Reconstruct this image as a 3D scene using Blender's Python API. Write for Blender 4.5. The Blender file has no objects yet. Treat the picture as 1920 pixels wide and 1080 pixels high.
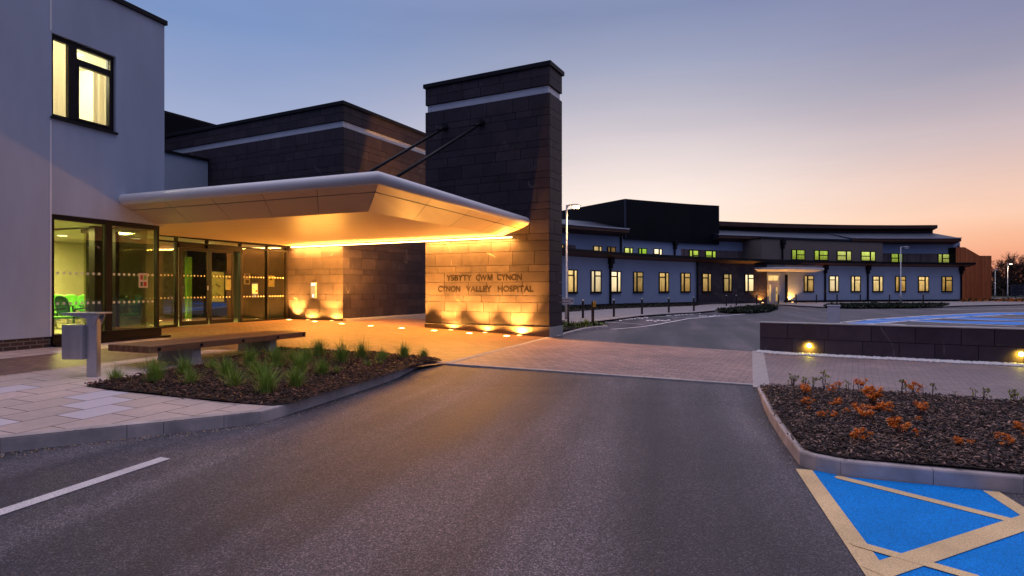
import bpy, bmesh, math, random
from mathutils import Vector, Matrix, noise
random.seed(7)
scene = bpy.context.scene
COL = scene.collection
R = math.radians

# ---------------------------------------------------------------- site geometry
F_, HZ, CAMZ = 1103.0, 541.0, 1.6          # focal length and horizon row measured from the photograph (1920 px wide)
TB, TW, TC = R(27.3), R(19.3), R(22.5)     # headings of slate block, rendered building, canopy

def uw(theta, u, w):
    return (u*math.cos(theta)+w*math.sin(theta), -u*math.sin(theta)+w*math.cos(theta))
def to_uw(theta, x, y):
    return (x*math.cos(theta)-y*math.sin(theta), x*math.sin(theta)+y*math.cos(theta))
def sstep(a, b, x):
    t = max(0.0, min(1.0, (x-a)/(b-a))); return t*t*(3-2*t)
def lerp(a, b, t): return a+(b-a)*t
def interp(x, xs, ys):
    if x <= xs[0]: return ys[0]+(x-xs[0])*(ys[1]-ys[0])/(xs[1]-xs[0])
    for i in range(1, len(xs)):
        if x <= xs[i]: return lerp(ys[i-1], ys[i], (x-xs[i-1])/(xs[i]-xs[i-1]))
    return ys[-1]+(x-xs[-1])*(ys[-1]-ys[-2])/(xs[-1]-xs[-2])

def G(x, y):                                # finished level of pavements and the raised table
    s, a = to_uw(TB, x, y)
    g = max(0.0, min(0.48, -(s+0.6)*0.0345))
    return g*(1-sstep(16.5, 26, a))
TBL0, TBL1 = (-1.30, 11.35), (4.07, 9.75)   # near edge of the raised brick table
def table_n(x, y):                          # distance in front of that edge
    dx, dy = TBL1[0]-TBL0[0], TBL1[1]-TBL0[1]; L = math.hypot(dx, dy)
    return ((x-TBL0[0])*dy-(y-TBL0[1])*dx)/L
def RD(x, y):                               # carriageway level
    n = table_n(x, y)
    return G(x, y)-0.006-0.124*sstep(0.05, 1.8, n)
def ground_at(px, py, fn=G, dz=0.0):
    r, q = (px-960)/F_, (py-HZ)/F_
    d = 8.0
    for _ in range(60):
        d = lerp(d, (CAMZ-fn(r*d, d)-dz)/q, 0.6)
    return (r*d, d)
def at(px, d): return ((px-960)/F_*d, d)

# ---------------------------------------------------------------- materials
def nodes_of(m):
    m.use_nodes = True; nt = m.node_tree; nt.nodes.clear(); return nt
def N(nt, typ, **kw):
    n = nt.nodes.new(typ)
    for k, v in kw.items():
        if k.startswith('i_'):
            key = k[2:]; key = int(key) if key.isdigit() else key.replace('_', ' ')
            n.inputs[key].default_value = v
        else: setattr(n, k, v)
    return n
def L(nt, a, b): nt.links.new(a, b)
def world_pos(nt, rot=0.0, scale=(1, 1, 1)):
    g = N(nt, 'ShaderNodeNewGeometry'); mp = N(nt, 'ShaderNodeMapping')
    mp.inputs['Rotation'].default_value = (0, 0, rot)
    L(nt, g.outputs['Position'], mp.inputs['Vector'])
    if scale == (1, 1, 1): return mp.outputs['Vector']
    ml = N(nt, 'ShaderNodeVectorMath', operation='MULTIPLY'); ml.inputs[1].default_value = scale
    L(nt, mp.outputs['Vector'], ml.inputs[0]); return ml.outputs[0]
def mixc(nt, fac, a, b, mode='MIX'):
    m = N(nt, 'ShaderNodeMix', data_type='RGBA', blend_type=mode)
    for sock, v in ((m.inputs['Factor'], fac), (m.inputs['A'], a), (m.inputs['B'], b)):
        if hasattr(v, 'is_linked'): L(nt, v, sock)
        elif isinstance(v, (int, float)): sock.default_value = v
        else: sock.default_value = (*v, 1)
    return m.outputs['Result']
def math_(nt, op, a, b=0.0, clamp=False):
    m = N(nt, 'ShaderNodeMath', operation=op, use_clamp=clamp)
    for sock, v in ((m.inputs[0], a), (m.inputs[1], b)):
        if hasattr(v, 'is_linked'): L(nt, v, sock)
        else: sock.default_value = v
    return m.outputs[0]
def noise_(nt, vec, scale, detail=3, rough=0.55):
    n = N(nt, 'ShaderNodeTexNoise'); n.inputs['Scale'].default_value = scale
    n.inputs['Detail'].default_value = detail; n.inputs['Roughness'].default_value = rough
    L(nt, vec, n.inputs['Vector']); return n.outputs['Fac']
def ramp(nt, fac, stops, interp='LINEAR'):
    r = N(nt, 'ShaderNodeValToRGB'); cr = r.color_ramp; cr.interpolation = interp
    while len(cr.elements) < len(stops): cr.elements.new(0.5)
    for e, (p, c) in zip(cr.elements, stops): e.position = p; e.color = (*c, 1) if len(c) == 3 else c
    if hasattr(fac, 'is_linked'): L(nt, fac, r.inputs['Fac'])
    return r.outputs['Color']
def principled(nt, color, rough=0.6, metal=0.0, spec=0.5, normal=None):
    b = N(nt, 'ShaderNodeBsdfPrincipled'); o = N(nt, 'ShaderNodeOutputMaterial')
    for sock, v in ((b.inputs['Base Color'], color), (b.inputs['Roughness'], rough), (b.inputs['Metallic'], metal)):
        if hasattr(v, 'is_linked'): L(nt, v, sock)
        elif isinstance(v, (int, float)): sock.default_value = v
        else: sock.default_value = (*v, 1)
    b.inputs['Specular IOR Level'].default_value = spec
    if normal is not None: L(nt, normal, b.inputs['Normal'])
    L(nt, b.outputs['BSDF'], o.inputs['Surface']); return b
def bump(nt, height, strength=0.3, dist=0.01):
    b = N(nt, 'ShaderNodeBump'); b.inputs['Strength'].default_value = strength; b.inputs['Distance'].default_value = dist
    L(nt, height, b.inputs['Height']); return b.outputs['Normal']
MATS = {}
def M(name, col, rough=0.6, metal=0.0, var=0.12, vs=6.0, bs=0.0, bscale=80, bd=0.004, spec=0.5, stretch=(1, 1, 1), rot=0.0, rvar=0.12):
    m = bpy.data.materials.new(name); nt = nodes_of(m)
    v = world_pos(nt, rot, stretch)
    n = noise_(nt, v, vs, 4)
    lo = tuple(c*(1-var) for c in col); hi = tuple(min(1, c*(1+var)) for c in col)
    c = ramp(nt, n, [(0.3, lo), (0.7, hi)])
    rg = math_(nt, 'ADD', math_(nt, 'MULTIPLY', n, rvar), rough-rvar/2, True)
    nm = bump(nt, noise_(nt, v, bscale, 3), bs, bd) if bs else None
    principled(nt, c, rg, metal, spec, nm); MATS[name] = m; return m
def EM(name, col, strength, stripes=0.0, alt=None, zsc=0.15, freq=9.0):
    m = bpy.data.materials.new(name); nt = nodes_of(m)
    e = N(nt, 'ShaderNodeEmission'); o = N(nt, 'ShaderNodeOutputMaterial'); e.inputs['Strength'].default_value = strength
    e.inputs['Color'].default_value = (*col, 1)
    if stripes:
        oi = N(nt, 'ShaderNodeObjectInfo')
        base = mixc(nt, oi.outputs['Random'], col, alt or col)
        g = N(nt, 'ShaderNodeTexCoord'); mp = N(nt, 'ShaderNodeMapping'); mp.inputs['Scale'].default_value = (1, 1, zsc)
        ad = N(nt, 'ShaderNodeVectorMath', operation='ADD'); L(nt, g.outputs['Object'], ad.inputs[0])
        cmb = N(nt, 'ShaderNodeCombineXYZ'); L(nt, math_(nt, 'MULTIPLY', oi.outputs['Random'], 37.0), cmb.inputs[0]); L(nt, cmb.outputs[0], ad.inputs[1])
        L(nt, ad.outputs[0], mp.inputs['Vector'])
        n = noise_(nt, mp.outputs['Vector'], freq, 2)
        f = ramp(nt, n, [(0.3, (1-stripes,)*3), (0.62, (1, 1, 1))])
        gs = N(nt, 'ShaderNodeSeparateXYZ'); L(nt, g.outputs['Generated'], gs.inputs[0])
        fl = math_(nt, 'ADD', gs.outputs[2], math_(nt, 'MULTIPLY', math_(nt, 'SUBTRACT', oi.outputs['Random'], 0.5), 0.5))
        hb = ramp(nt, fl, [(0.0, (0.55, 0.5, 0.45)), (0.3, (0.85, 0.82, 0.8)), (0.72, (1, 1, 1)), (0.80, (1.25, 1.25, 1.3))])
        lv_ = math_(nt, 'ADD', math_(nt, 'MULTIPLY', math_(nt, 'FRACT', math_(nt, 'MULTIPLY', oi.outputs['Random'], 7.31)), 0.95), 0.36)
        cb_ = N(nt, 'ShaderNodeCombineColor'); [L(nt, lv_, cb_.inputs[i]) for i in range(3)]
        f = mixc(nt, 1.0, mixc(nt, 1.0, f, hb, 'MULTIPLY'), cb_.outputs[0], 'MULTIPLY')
        L(nt, mixc(nt, 1.0, base, f, 'MULTIPLY'), e.inputs['Color'])
    L(nt, e.outputs[0], o.inputs['Surface']); MATS[name] = m; return m
def GLASS(name, tint=(0.85, 0.9, 0.85), refl=0.10):
    m = bpy.data.materials.new(name); nt = nodes_of(m)
    t = N(nt, 'ShaderNodeBsdfTransparent'); t.inputs['Color'].default_value = (*tint, 1)
    g = N(nt, 'ShaderNodeBsdfGlossy'); g.inputs['Roughness'].default_value = 0.01; g.inputs['Color'].default_value = (1, 1, 1, 1)
    lw = N(nt, 'ShaderNodeLayerWeight'); lw.inputs['Blend'].default_value = 0.22
    mx = N(nt, 'ShaderNodeMixShader'); o = N(nt, 'ShaderNodeOutputMaterial')
    f = math_(nt, 'ADD', math_(nt, 'MULTIPLY', lw.outputs['Fresnel'], 0.9), refl, True)
    L(nt, f, mx.inputs[0]); L(nt, t.outputs[0], mx.inputs[1]); L(nt, g.outputs[0], mx.inputs[2]); L(nt, mx.outputs[0], o.inputs['Surface'])
    MATS[name] = m; return m

def slate_material(name, c0, c1, rough=0.42):
    m = bpy.data.materials.new(name); nt = nodes_of(m)
    v = world_pos(nt)
    at_ = N(nt, 'ShaderNodeAttribute', attribute_name='tint')
    base = mixc(nt, at_.outputs['Fac'], c0, c1)
    n = noise_(nt, v, 2.6, 6, 0.65)
    base = mixc(nt, 1.0, base, ramp(nt, n, [(0.25, (0.72,)*3), (0.75, (1.25,)*3)]), 'MULTIPLY')
    # pale mineral veins, broken up and sparse
    ve = N(nt, 'ShaderNodeTexNoise'); ve.inputs['Scale'].default_value = 0.9; ve.inputs['Detail'].default_value = 1.5
    L(nt, world_pos(nt, 0.5, (1.0, 1.0, 0.45)), ve.inputs['Vector'])
    d = math_(nt, 'ABSOLUTE', math_(nt, 'SUBTRACT', ve.outputs['Fac'], 0.5))
    vein = ramp(nt, d, [(0.0, (1, 1, 1)), (0.0045, (0, 0, 0))])
    mask = ramp(nt, noise_(nt, v, 1.3, 2), [(0.55, (0, 0, 0)), (0.62, (1, 1, 1))])
    vm = mixc(nt, 1.0, vein, mask, 'MULTIPLY')
    base = mixc(nt, math_(nt, 'MULTIPLY', vm, 0.26), base, (0.42, 0.38, 0.34))
    nm = bump(nt, noise_(nt, v, 22, 6, 0.7), 0.25, 0.006)
    principled(nt, base, math_(nt, 'ADD', math_(nt, 'MULTIPLY', n, 0.2), rough), 0, 0.22, nm)
    MATS[name] = m; return m

def paver_material(name, theta, bw, bh, c1, c2, mortar, msize, rough=0.6, var=0.25, bs=0.5, offs=0.5, odd=None, upright=False):
    m = bpy.data.materials.new(name); nt = nodes_of(m)
    v = world_pos(nt, theta)
    if upright:
        sp = N(nt, 'ShaderNodeSeparateXYZ'); L(nt, v, sp.inputs[0]); cb = N(nt, 'ShaderNodeCombineXYZ'); L(nt, sp.outputs[1], cb.inputs[0]); L(nt, sp.outputs[2], cb.inputs[1]); v = cb.outputs[0]
    b = N(nt, 'ShaderNodeTexBrick'); b.offset = offs
    for k, val in (('Scale', 1.0), ('Brick Width', bw), ('Row Height', bh), ('Mortar Size', msize), ('Mortar Smooth', 0.15), ('Bias', 0.0)):
        b.inputs[k].default_value = val
    b.inputs['Color1'].default_value = (*c1, 1); b.inputs['Color2'].default_value = (*c2, 1); b.inputs['Mortar'].default_value = (*mortar, 1)
    L(nt, v, b.inputs['Vector'])
    n = noise_(nt, v, 14, 5, 0.65); n2 = noise_(nt, v, 0.55, 4)
    col = mixc(nt, 1.0, b.outputs['Color'], ramp(nt, n, [(0.25, (1-var,)*3), (0.75, (1+var,)*3)]), 'MULTIPLY')
    col = mixc(nt, 1.0, col, ramp(nt, n2, [(0.3, (0.8, 0.8, 0.82)), (0.7, (1.15, 1.12, 1.1))]), 'MULTIPLY')
    if odd: # stray replacement slabs of a paler stone
        b2 = N(nt, 'ShaderNodeTexBrick'); b2.offset = offs
        for k, val in (('Scale', 1.0), ('Brick Width', bw), ('Row Height', bh), ('Mortar Size', msize), ('Mortar Smooth', 0.1), ('Bias', -0.5)):
            b2.inputs[k].default_value = val
        b2.inputs['Color1'].default_value = (0, 0, 0, 1); b2.inputs['Color2'].default_value = (1, 1, 1, 1); b2.inputs['Mortar'].default_value = (0, 0, 0, 1)
        L(nt, v, b2.inputs['Vector'])
        f = ramp(nt, b2.outputs['Color'], [(0.36, (0, 0, 0)), (0.40, (1, 1, 1))])
        col = mixc(nt, math_(nt, 'MULTIPLY', f, 0.85), col, odd)
    hgt = math_(nt, 'ADD', math_(nt, 'MULTIPLY', math_(nt, 'SUBTRACT', 1.0, b.outputs['Fac']), 1.0), math_(nt, 'MULTIPLY', noise_(nt, v, 60, 4), 0.25))
    nm = bump(nt, hgt, bs, 0.006)
    rg = math_(nt, 'ADD', math_(nt, 'MULTIPLY', n, 0.25), rough-0.12)
    principled(nt, col, rg, 0, 0.4, nm); MATS[name] = m; return m

def asphalt_material(name, lo, hi, rough=0.62):
    m = bpy.data.materials.new(name); nt = nodes_of(m)
    v = world_pos(nt)
    vo = N(nt, 'ShaderNodeTexVoronoi'); vo.inputs['Scale'].default_value = 120; L(nt, v, vo.inputs['Vector'])
    st = N(nt, 'ShaderNodeSeparateColor'); L(nt, vo.outputs['Color'], st.inputs[0])
    chip = ramp(nt, st.outputs[0], [(0.0, tuple(c*0.55 for c in lo)), (0.6, lo), (0.92, hi), (1.0, tuple(min(1, c*1.5) for c in hi))])
    f = noise_(nt, v, 55, 4, 0.65)
    col = mixc(nt, 1.0, chip, ramp(nt, f, [(0.3, (0.72,)*3), (0.7, (1.28,)*3)]), 'MULTIPLY')
    # worn wheel paths along the lane, broad patches, dark drips
    along = noise_(nt, world_pos(nt, R(15), (1.15, 0.09, 1)), 1.0, 3, 0.5)
    col = mixc(nt, 1.0, col, ramp(nt, along, [(0.36, (0.55, 0.55, 0.59)), (0.5, (0.92, 0.91, 0.93)), (0.62, (1.62, 1.56, 1.54))]), 'MULTIPLY')
    patch = noise_(nt, v, 0.45, 5, 0.6)
    col = mixc(nt, 1.0, col, ramp(nt, patch, [(0.35, (0.8, 0.79, 0.81)), (0.65, (1.2, 1.18, 1.15))]), 'MULTIPLY')
    stain = ramp(nt, noise_(nt, v, 1.7, 5, 0.7), [(0.66, (0, 0, 0)), (0.74, (1, 1, 1))])
    col = mixc(nt, math_(nt, 'MULTIPLY', stain, 0.45), col, tuple(c*0.45 for c in lo))
    sp = ramp(nt, noise_(nt, v, 30, 1), [(0.745, (0, 0, 0)), (0.76, (1, 1, 1))])   # stray light grit
    col = mixc(nt, math_(nt, 'MULTIPLY', sp, 0.4), col, (0.34, 0.32, 0.30))
    h = math_(nt, 'ADD', math_(nt, 'MULTIPLY', vo.outputs['Distance'], -1.0), f)
    nm = bump(nt, h, 0.85, 0.006)
    principled(nt, col, math_(nt, 'ADD', math_(nt, 'MULTIPLY', along, 0.25), rough-0.12), 0, 0.45, nm); MATS[name] = m; return m

def paint_material(name, col, worn, scale=60, amt=0.5, under=(0.05, 0.05, 0.055), rough=0.6, pit=0.78):
    m = bpy.data.materials.new(name); nt = nodes_of(m)
    v = world_pos(nt)
    vo = N(nt, 'ShaderNodeTexVoronoi'); vo.inputs['Scale'].default_value = 95; L(nt, v, vo.inputs['Vector'])
    n = noise_(nt, v, scale, 5, 0.7)
    big = noise_(nt, v, 1.6, 4)
    c = mixc(nt, 1.0, col, ramp(nt, big, [(0.3, (0.82,)*3), (0.7, (1.15,)*3)]), 'MULTIPLY')
    c = mixc(nt, 1.0, c, ramp(nt, vo.outputs['Distance'], [(0.0, (1.22,)*3), (0.7, (pit,)*3)]), 'MULTIPLY')
    w = ramp(nt, math_(nt, 'ADD', n, math_(nt, 'MULTIPLY', math_(nt, 'SUBTRACT', big, 0.5), 0.6)), [(worn, (0, 0, 0)), (worn+0.06, (1, 1, 1))])
    c = mixc(nt, math_(nt, 'MULTIPLY', w, amt), c, under)
    nm = bump(nt, math_(nt, 'MULTIPLY', vo.outputs['Distance'], -1.0), 0.45, 0.005)
    principled(nt, c, rough, 0, 0.18, nm); MATS[name] = m; return m

def plank_material(name, c0, c1, rough=0.55, axis_rot=0.0, period=0.12):
    m = bpy.data.materials.new(name); nt = nodes_of(m)
    at_ = N(nt, 'ShaderNodeAttribute', attribute_name='tint')
    v = world_pos(nt, axis_rot, (14, 1.2, 14) if period < 0.2 else (9, 9, 0.6))
    n = noise_(nt, v, 2.0, 6, 0.65)
    c = mixc(nt, at_.outputs['Fac'], c0, c1)
    c = mixc(nt, 1.0, c, ramp(nt, n, [(0.25, (0.6,)*3), (0.75, (1.3,)*3)]), 'MULTIPLY')
    principled(nt, c, rough, 0, 0.35, bump(nt, n, 0.2, 0.004)); MATS[name] = m; return m

M('white_render', (0.44, 0.50, 0.615), 0.85, var=0.09, vs=1.6, stretch=(1, 1, 0.22), bs=0.25, bscale=180, bd=0.003)
M('far_white_render', (0.38, 0.46, 0.61), 0.85, var=0.08, vs=0.4)
M('taupe_render', (0.23, 0.18, 0.155), 0.85, var=0.05, vs=0.4)
M('blue_box_render', (0.42, 0.48, 0.56), 0.8, var=0.04)
M('dark_metal', (0.009, 0.009, 0.013), 0.5, 0.0, var=0.2, vs=3, spec=0.2)
M('frame_metal', (0.012, 0.009, 0.009), 0.45, 0.0, var=0.15, vs=8, spec=0.2)
M('roof_metal', (0.035, 0.045, 0.075), 0.4, 0.3, var=0.2, vs=0.5)
M('dark_cladding', (0.005, 0.006, 0.011), 0.6, 0.0, var=0.25, vs=0.35, spec=0.15)
M('soffit_wood', (0.12, 0.045, 0.02), 0.55, var=0.3, vs=3)
M('brown_fascia', (0.075, 0.03, 0.017), 0.55, var=0.2, vs=1)
M('gutter_sheen_white', (0.90, 0.88, 0.90), 0.4, 0.0, var=0.03)  # bright sky reflection along the gutter put in as plain white
M('band_metal', (0.62, 0.63, 0.66), 0.35, 0.25, var=0.08, vs=2)
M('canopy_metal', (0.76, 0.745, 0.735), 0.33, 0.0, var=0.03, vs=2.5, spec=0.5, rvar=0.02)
M('canopy_soffit_lit', (0.68, 0.535, 0.385), 0.36, 0.0, var=0.03, vs=2.5, spec=0.4, rvar=0.02)  # canopy white again, with the warm underside light put into the colour
M('canopy_joint', (0.1, 0.08, 0.06), 0.5)
M('steel', (0.55, 0.55, 0.57), 0.34, 0.9, var=0.10, vs=9, stretch=(1, 1, 0.12))
M('galv_steel', (0.42, 0.43, 0.45), 0.45, 0.6, var=0.12, vs=9)
M('letter_steel', (0.014, 0.010, 0.010), 0.6, 0.0, var=0.4, vs=2, spec=0.08)
M('concrete', (0.36, 0.355, 0.35), 0.8, var=0.15, vs=4, bs=0.4, bscale=60)
M('kerb_concrete', (0.48, 0.405, 0.375), 0.78, var=0.28, vs=3.2, bs=0.45, bscale=70)
M('pale_plinth', (0.38, 0.36, 0.34), 0.75, var=0.18, vs=30, bs=0.3, bscale=60)
M('strip_stone', (0.42, 0.38, 0.36), 0.7, var=0.15, vs=8, bs=0.3)
M('cabinet_grey', (0.62, 0.62, 0.68), 0.5, var=0.06)
M('bollard_black', (0.012, 0.012, 0.014), 0.42, var=0.2)
M('soil', (0.026, 0.012, 0.008), 0.95, var=0.4, vs=12, bs=0.8, bscale=40, bd=0.02)
M('grass_ground', (0.030, 0.040, 0.018), 0.95, var=0.4, vs=1.2)
M('far_path', (0.30, 0.265, 0.255), 0.8, var=0.15, vs=2, bs=0.3)
M('post_timber', (0.05, 0.03, 0.02), 0.7)
M('yellow_cover', (0.62, 0.36, 0.03), 0.5)
M('sign_white', (0.7, 0.7, 0.75), 0.4, var=0.03)
M('sign_blue', (0.03, 0.04, 0.16), 0.5)
M('room_wall', (0.62, 0.57, 0.42), 0.8, var=0.03)
M('room_white', (0.8, 0.76, 0.66), 0.8, var=0.03)
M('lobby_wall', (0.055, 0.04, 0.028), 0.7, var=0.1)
M('room_ceiling', (0.75, 0.74, 0.66), 0.8, var=0.03)
M('room_floor', (0.30, 0.30, 0.20), 0.35, var=0.12)
M('chair_green', (0.10, 0.52, 0.03), 0.5, var=0.08)
M('chair_dark_green', (0.012, 0.085, 0.05), 0.5, var=0.1)
M('curtain', (0.78, 0.72, 0.60), 0.85, var=0.05)
M('poster_paper', (0.66, 0.68, 0.42), 0.6, var=0.03)
M('paper_white', (0.72, 0.66, 0.5), 0.6, var=0.03)
M('ink_dark', (0.05, 0.06, 0.04), 0.6)
M('ink_red', (0.45, 0.05, 0.02), 0.6)
M('ink_purple', (0.12, 0.08, 0.3), 0.6)
M('panel_green', (0.25, 0.48, 0.08), 0.6, var=0.05)
M('dot_white', (0.85, 0.8, 0.6), 0.6, var=0.02)
M('screen_blue', (0.25, 0.42, 0.6), 0.4)
M('white_stone', (0.72, 0.71, 0.70), 0.8, var=0.15, vs=25)
M('grass_green', (0.25, 0.37, 0.045), 0.7, var=0.35, vs=9)
M('grass_straw', (0.55, 0.38, 0.16), 0.8, var=0.3, vs=9)
M('leaf_orange', (0.98, 0.215, 0.010), 0.65, var=0.35, vs=14)
M('leaf_olive', (0.32, 0.33, 0.06), 0.65, var=0.3, vs=14)
M('twig', (0.055, 0.024, 0.018), 0.8, var=0.25, vs=14)
M('bark', (0.05, 0.026, 0.02), 0.9, var=0.3, vs=3)
M('far_foliage', (0.016, 0.020, 0.010), 0.9, var=0.5, vs=1.2)
M('hedge_leaf', (0.022, 0.035, 0.012), 0.8, var=0.5, vs=5)
M('lamp_grey', (0.32, 0.33, 0.35), 0.45, 0.3, var=0.08)
M('door_white', (0.62, 0.60, 0.56), 0.5, var=0.03)
M('facade_joint', (0.85, 0.85, 0.87), 0.5, var=0.02)
M('fence_blue', (0.06, 0.06, 0.13), 0.6)
m = MATS['curtain']; nt = m.node_tree; pb_ = [n for n in nt.nodes if n.type == 'BSDF_PRINCIPLED'][0]; out = [n for n in nt.nodes if n.type == 'OUTPUT_MATERIAL'][0]
tr_ = N(nt, 'ShaderNodeBsdfTranslucent'); tr_.inputs['Color'].default_value = (0.88, 0.80, 0.66, 1); mx_ = N(nt, 'ShaderNodeMixShader'); mx_.inputs[0].default_value = 0.55
L(nt, pb_.outputs[0], mx_.inputs[1]); L(nt, tr_.outputs[0], mx_.inputs[2]); L(nt, mx_.outputs[0], out.inputs['Surface'])
slate_material('slate', (0.034, 0.026, 0.035), (0.056, 0.042, 0.050))
slate_material('slate_lit', (0.10, 0.075, 0.07), (0.15, 0.11, 0.10))  # paler copy of slate, uplight on the plinth put into the colour
slate_material('far_slate', (0.05, 0.042, 0.054), (0.09, 0.072, 0.082))
slate_material('wall_slate', (0.050, 0.034, 0.046), (0.085, 0.058, 0.072))
paver_material('plaza_brick', TW, 0.21, 0.105, (0.31, 0.18, 0.12), (0.20, 0.115, 0.082), (0.065, 0.047, 0.038), 0.006, 0.5)
paver_material('table_brick', TB, 0.24, 0.16, (0.40, 0.275, 0.24), (0.27, 0.19, 0.175), (0.085, 0.065, 0.06), 0.007, 0.58, bs=0.6)
paver_material('side_brick', R(30.5), 0.21, 0.105, (0.33, 0.245, 0.23), (0.25, 0.195, 0.19), (0.10, 0.08, 0.078), 0.005, 0.58)
paver_material('flags', R(19.3-90), 0.62, 0.42, (0.70, 0.54, 0.455), (0.57, 0.45, 0.385), (0.13, 0.095, 0.085), 0.008, 0.7, var=0.12, bs=0.45, odd=(0.70, 0.62, 0.64))
paver_material('plinth_brick', TW, 0.225, 0.075, (0.085, 0.05, 0.042), (0.05, 0.034, 0.032), (0.20, 0.17, 0.155), 0.010, 0.8, upright=True)
asphalt_material('asphalt', (0.062, 0.055, 0.063), (0.165, 0.148, 0.158), 0.52)
asphalt_material('far_asphalt', (0.075, 0.068, 0.078), (0.13, 0.12, 0.13), 0.7)
paint_material('paint_white', (0.85, 0.78, 0.74), 0.60, amt=0.45)
paint_material('paint_far_white', (0.85, 0.80, 0.80), 0.56, amt=0.6, under=(0.12, 0.11, 0.12))
paint_material('paint_yellow', (0.94, 0.66, 0.33), 0.68, amt=0.3)
paint_material('paint_blue', (0.002, 0.34, 0.98), 0.56, amt=0.5, under=(0.01, 0.13, 0.5), rough=0.75, pit=0.62)
paint_material('paint_far_blue', (0.07, 0.34, 0.98), 0.52, amt=0.55, under=(0.12, 0.12, 0.15))
plank_material('bench_timber', (0.17, 0.075, 0.035), (0.30, 0.15, 0.08), 0.5, TC, 0.1)
plank_material('timber_cladding', (0.44, 0.11, 0.032), (0.74, 0.22, 0.07), 0.6, 0, 1.0)
plank_material('grey_timber', (0.15, 0.10, 0.10), (0.26, 0.19, 0.18), 0.7, 0, 1.0)
plank_material('mulch', (0.030, 0.011, 0.006), (0.33, 0.145, 0.080), 0.6, 0, 0.1)
plank_material('mulch_grey', (0.016, 0.0065, 0.0045), (0.46, 0.27, 0.19), 0.5, 0, 0.1)
GLASS('clear_glass', (0.86, 0.88, 0.78), 0.06)
GLASS('door_glass', (0.72, 0.70, 0.58), 0.13)
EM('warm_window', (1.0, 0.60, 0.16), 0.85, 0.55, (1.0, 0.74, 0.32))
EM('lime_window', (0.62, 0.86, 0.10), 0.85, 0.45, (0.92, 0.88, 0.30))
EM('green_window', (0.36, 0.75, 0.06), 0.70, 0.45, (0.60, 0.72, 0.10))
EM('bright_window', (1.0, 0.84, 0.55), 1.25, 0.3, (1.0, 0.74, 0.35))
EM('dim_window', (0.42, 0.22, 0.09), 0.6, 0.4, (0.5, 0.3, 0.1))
EM('uplight_lens', (1.0, 0.55, 0.16), 14.0)
ORANGE = (1.0, 0.42, 0.065)
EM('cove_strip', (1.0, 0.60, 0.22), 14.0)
EM('marker_lens', (1.0, 0.62, 0.24), 26.0)
EM('yellow_lens', (1.0, 0.85, 0.04), 80.0)
EM('lamp_lens', (1.0, 0.55, 0.2), 30.0)
EM('far_lamp_lens', (1.0, 0.78, 0.5), 8.0)
EM('downlight', (1.0, 0.9, 0.45), 4.0)
EM('ceiling_panel', (1.0, 0.86, 0.55), 5.0)
EM('led_white', (0.85, 0.95, 1.0), 1.6)
EM('button_lit', (1.0, 0.75, 0.4), 0.8)
MT = MATS

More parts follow.
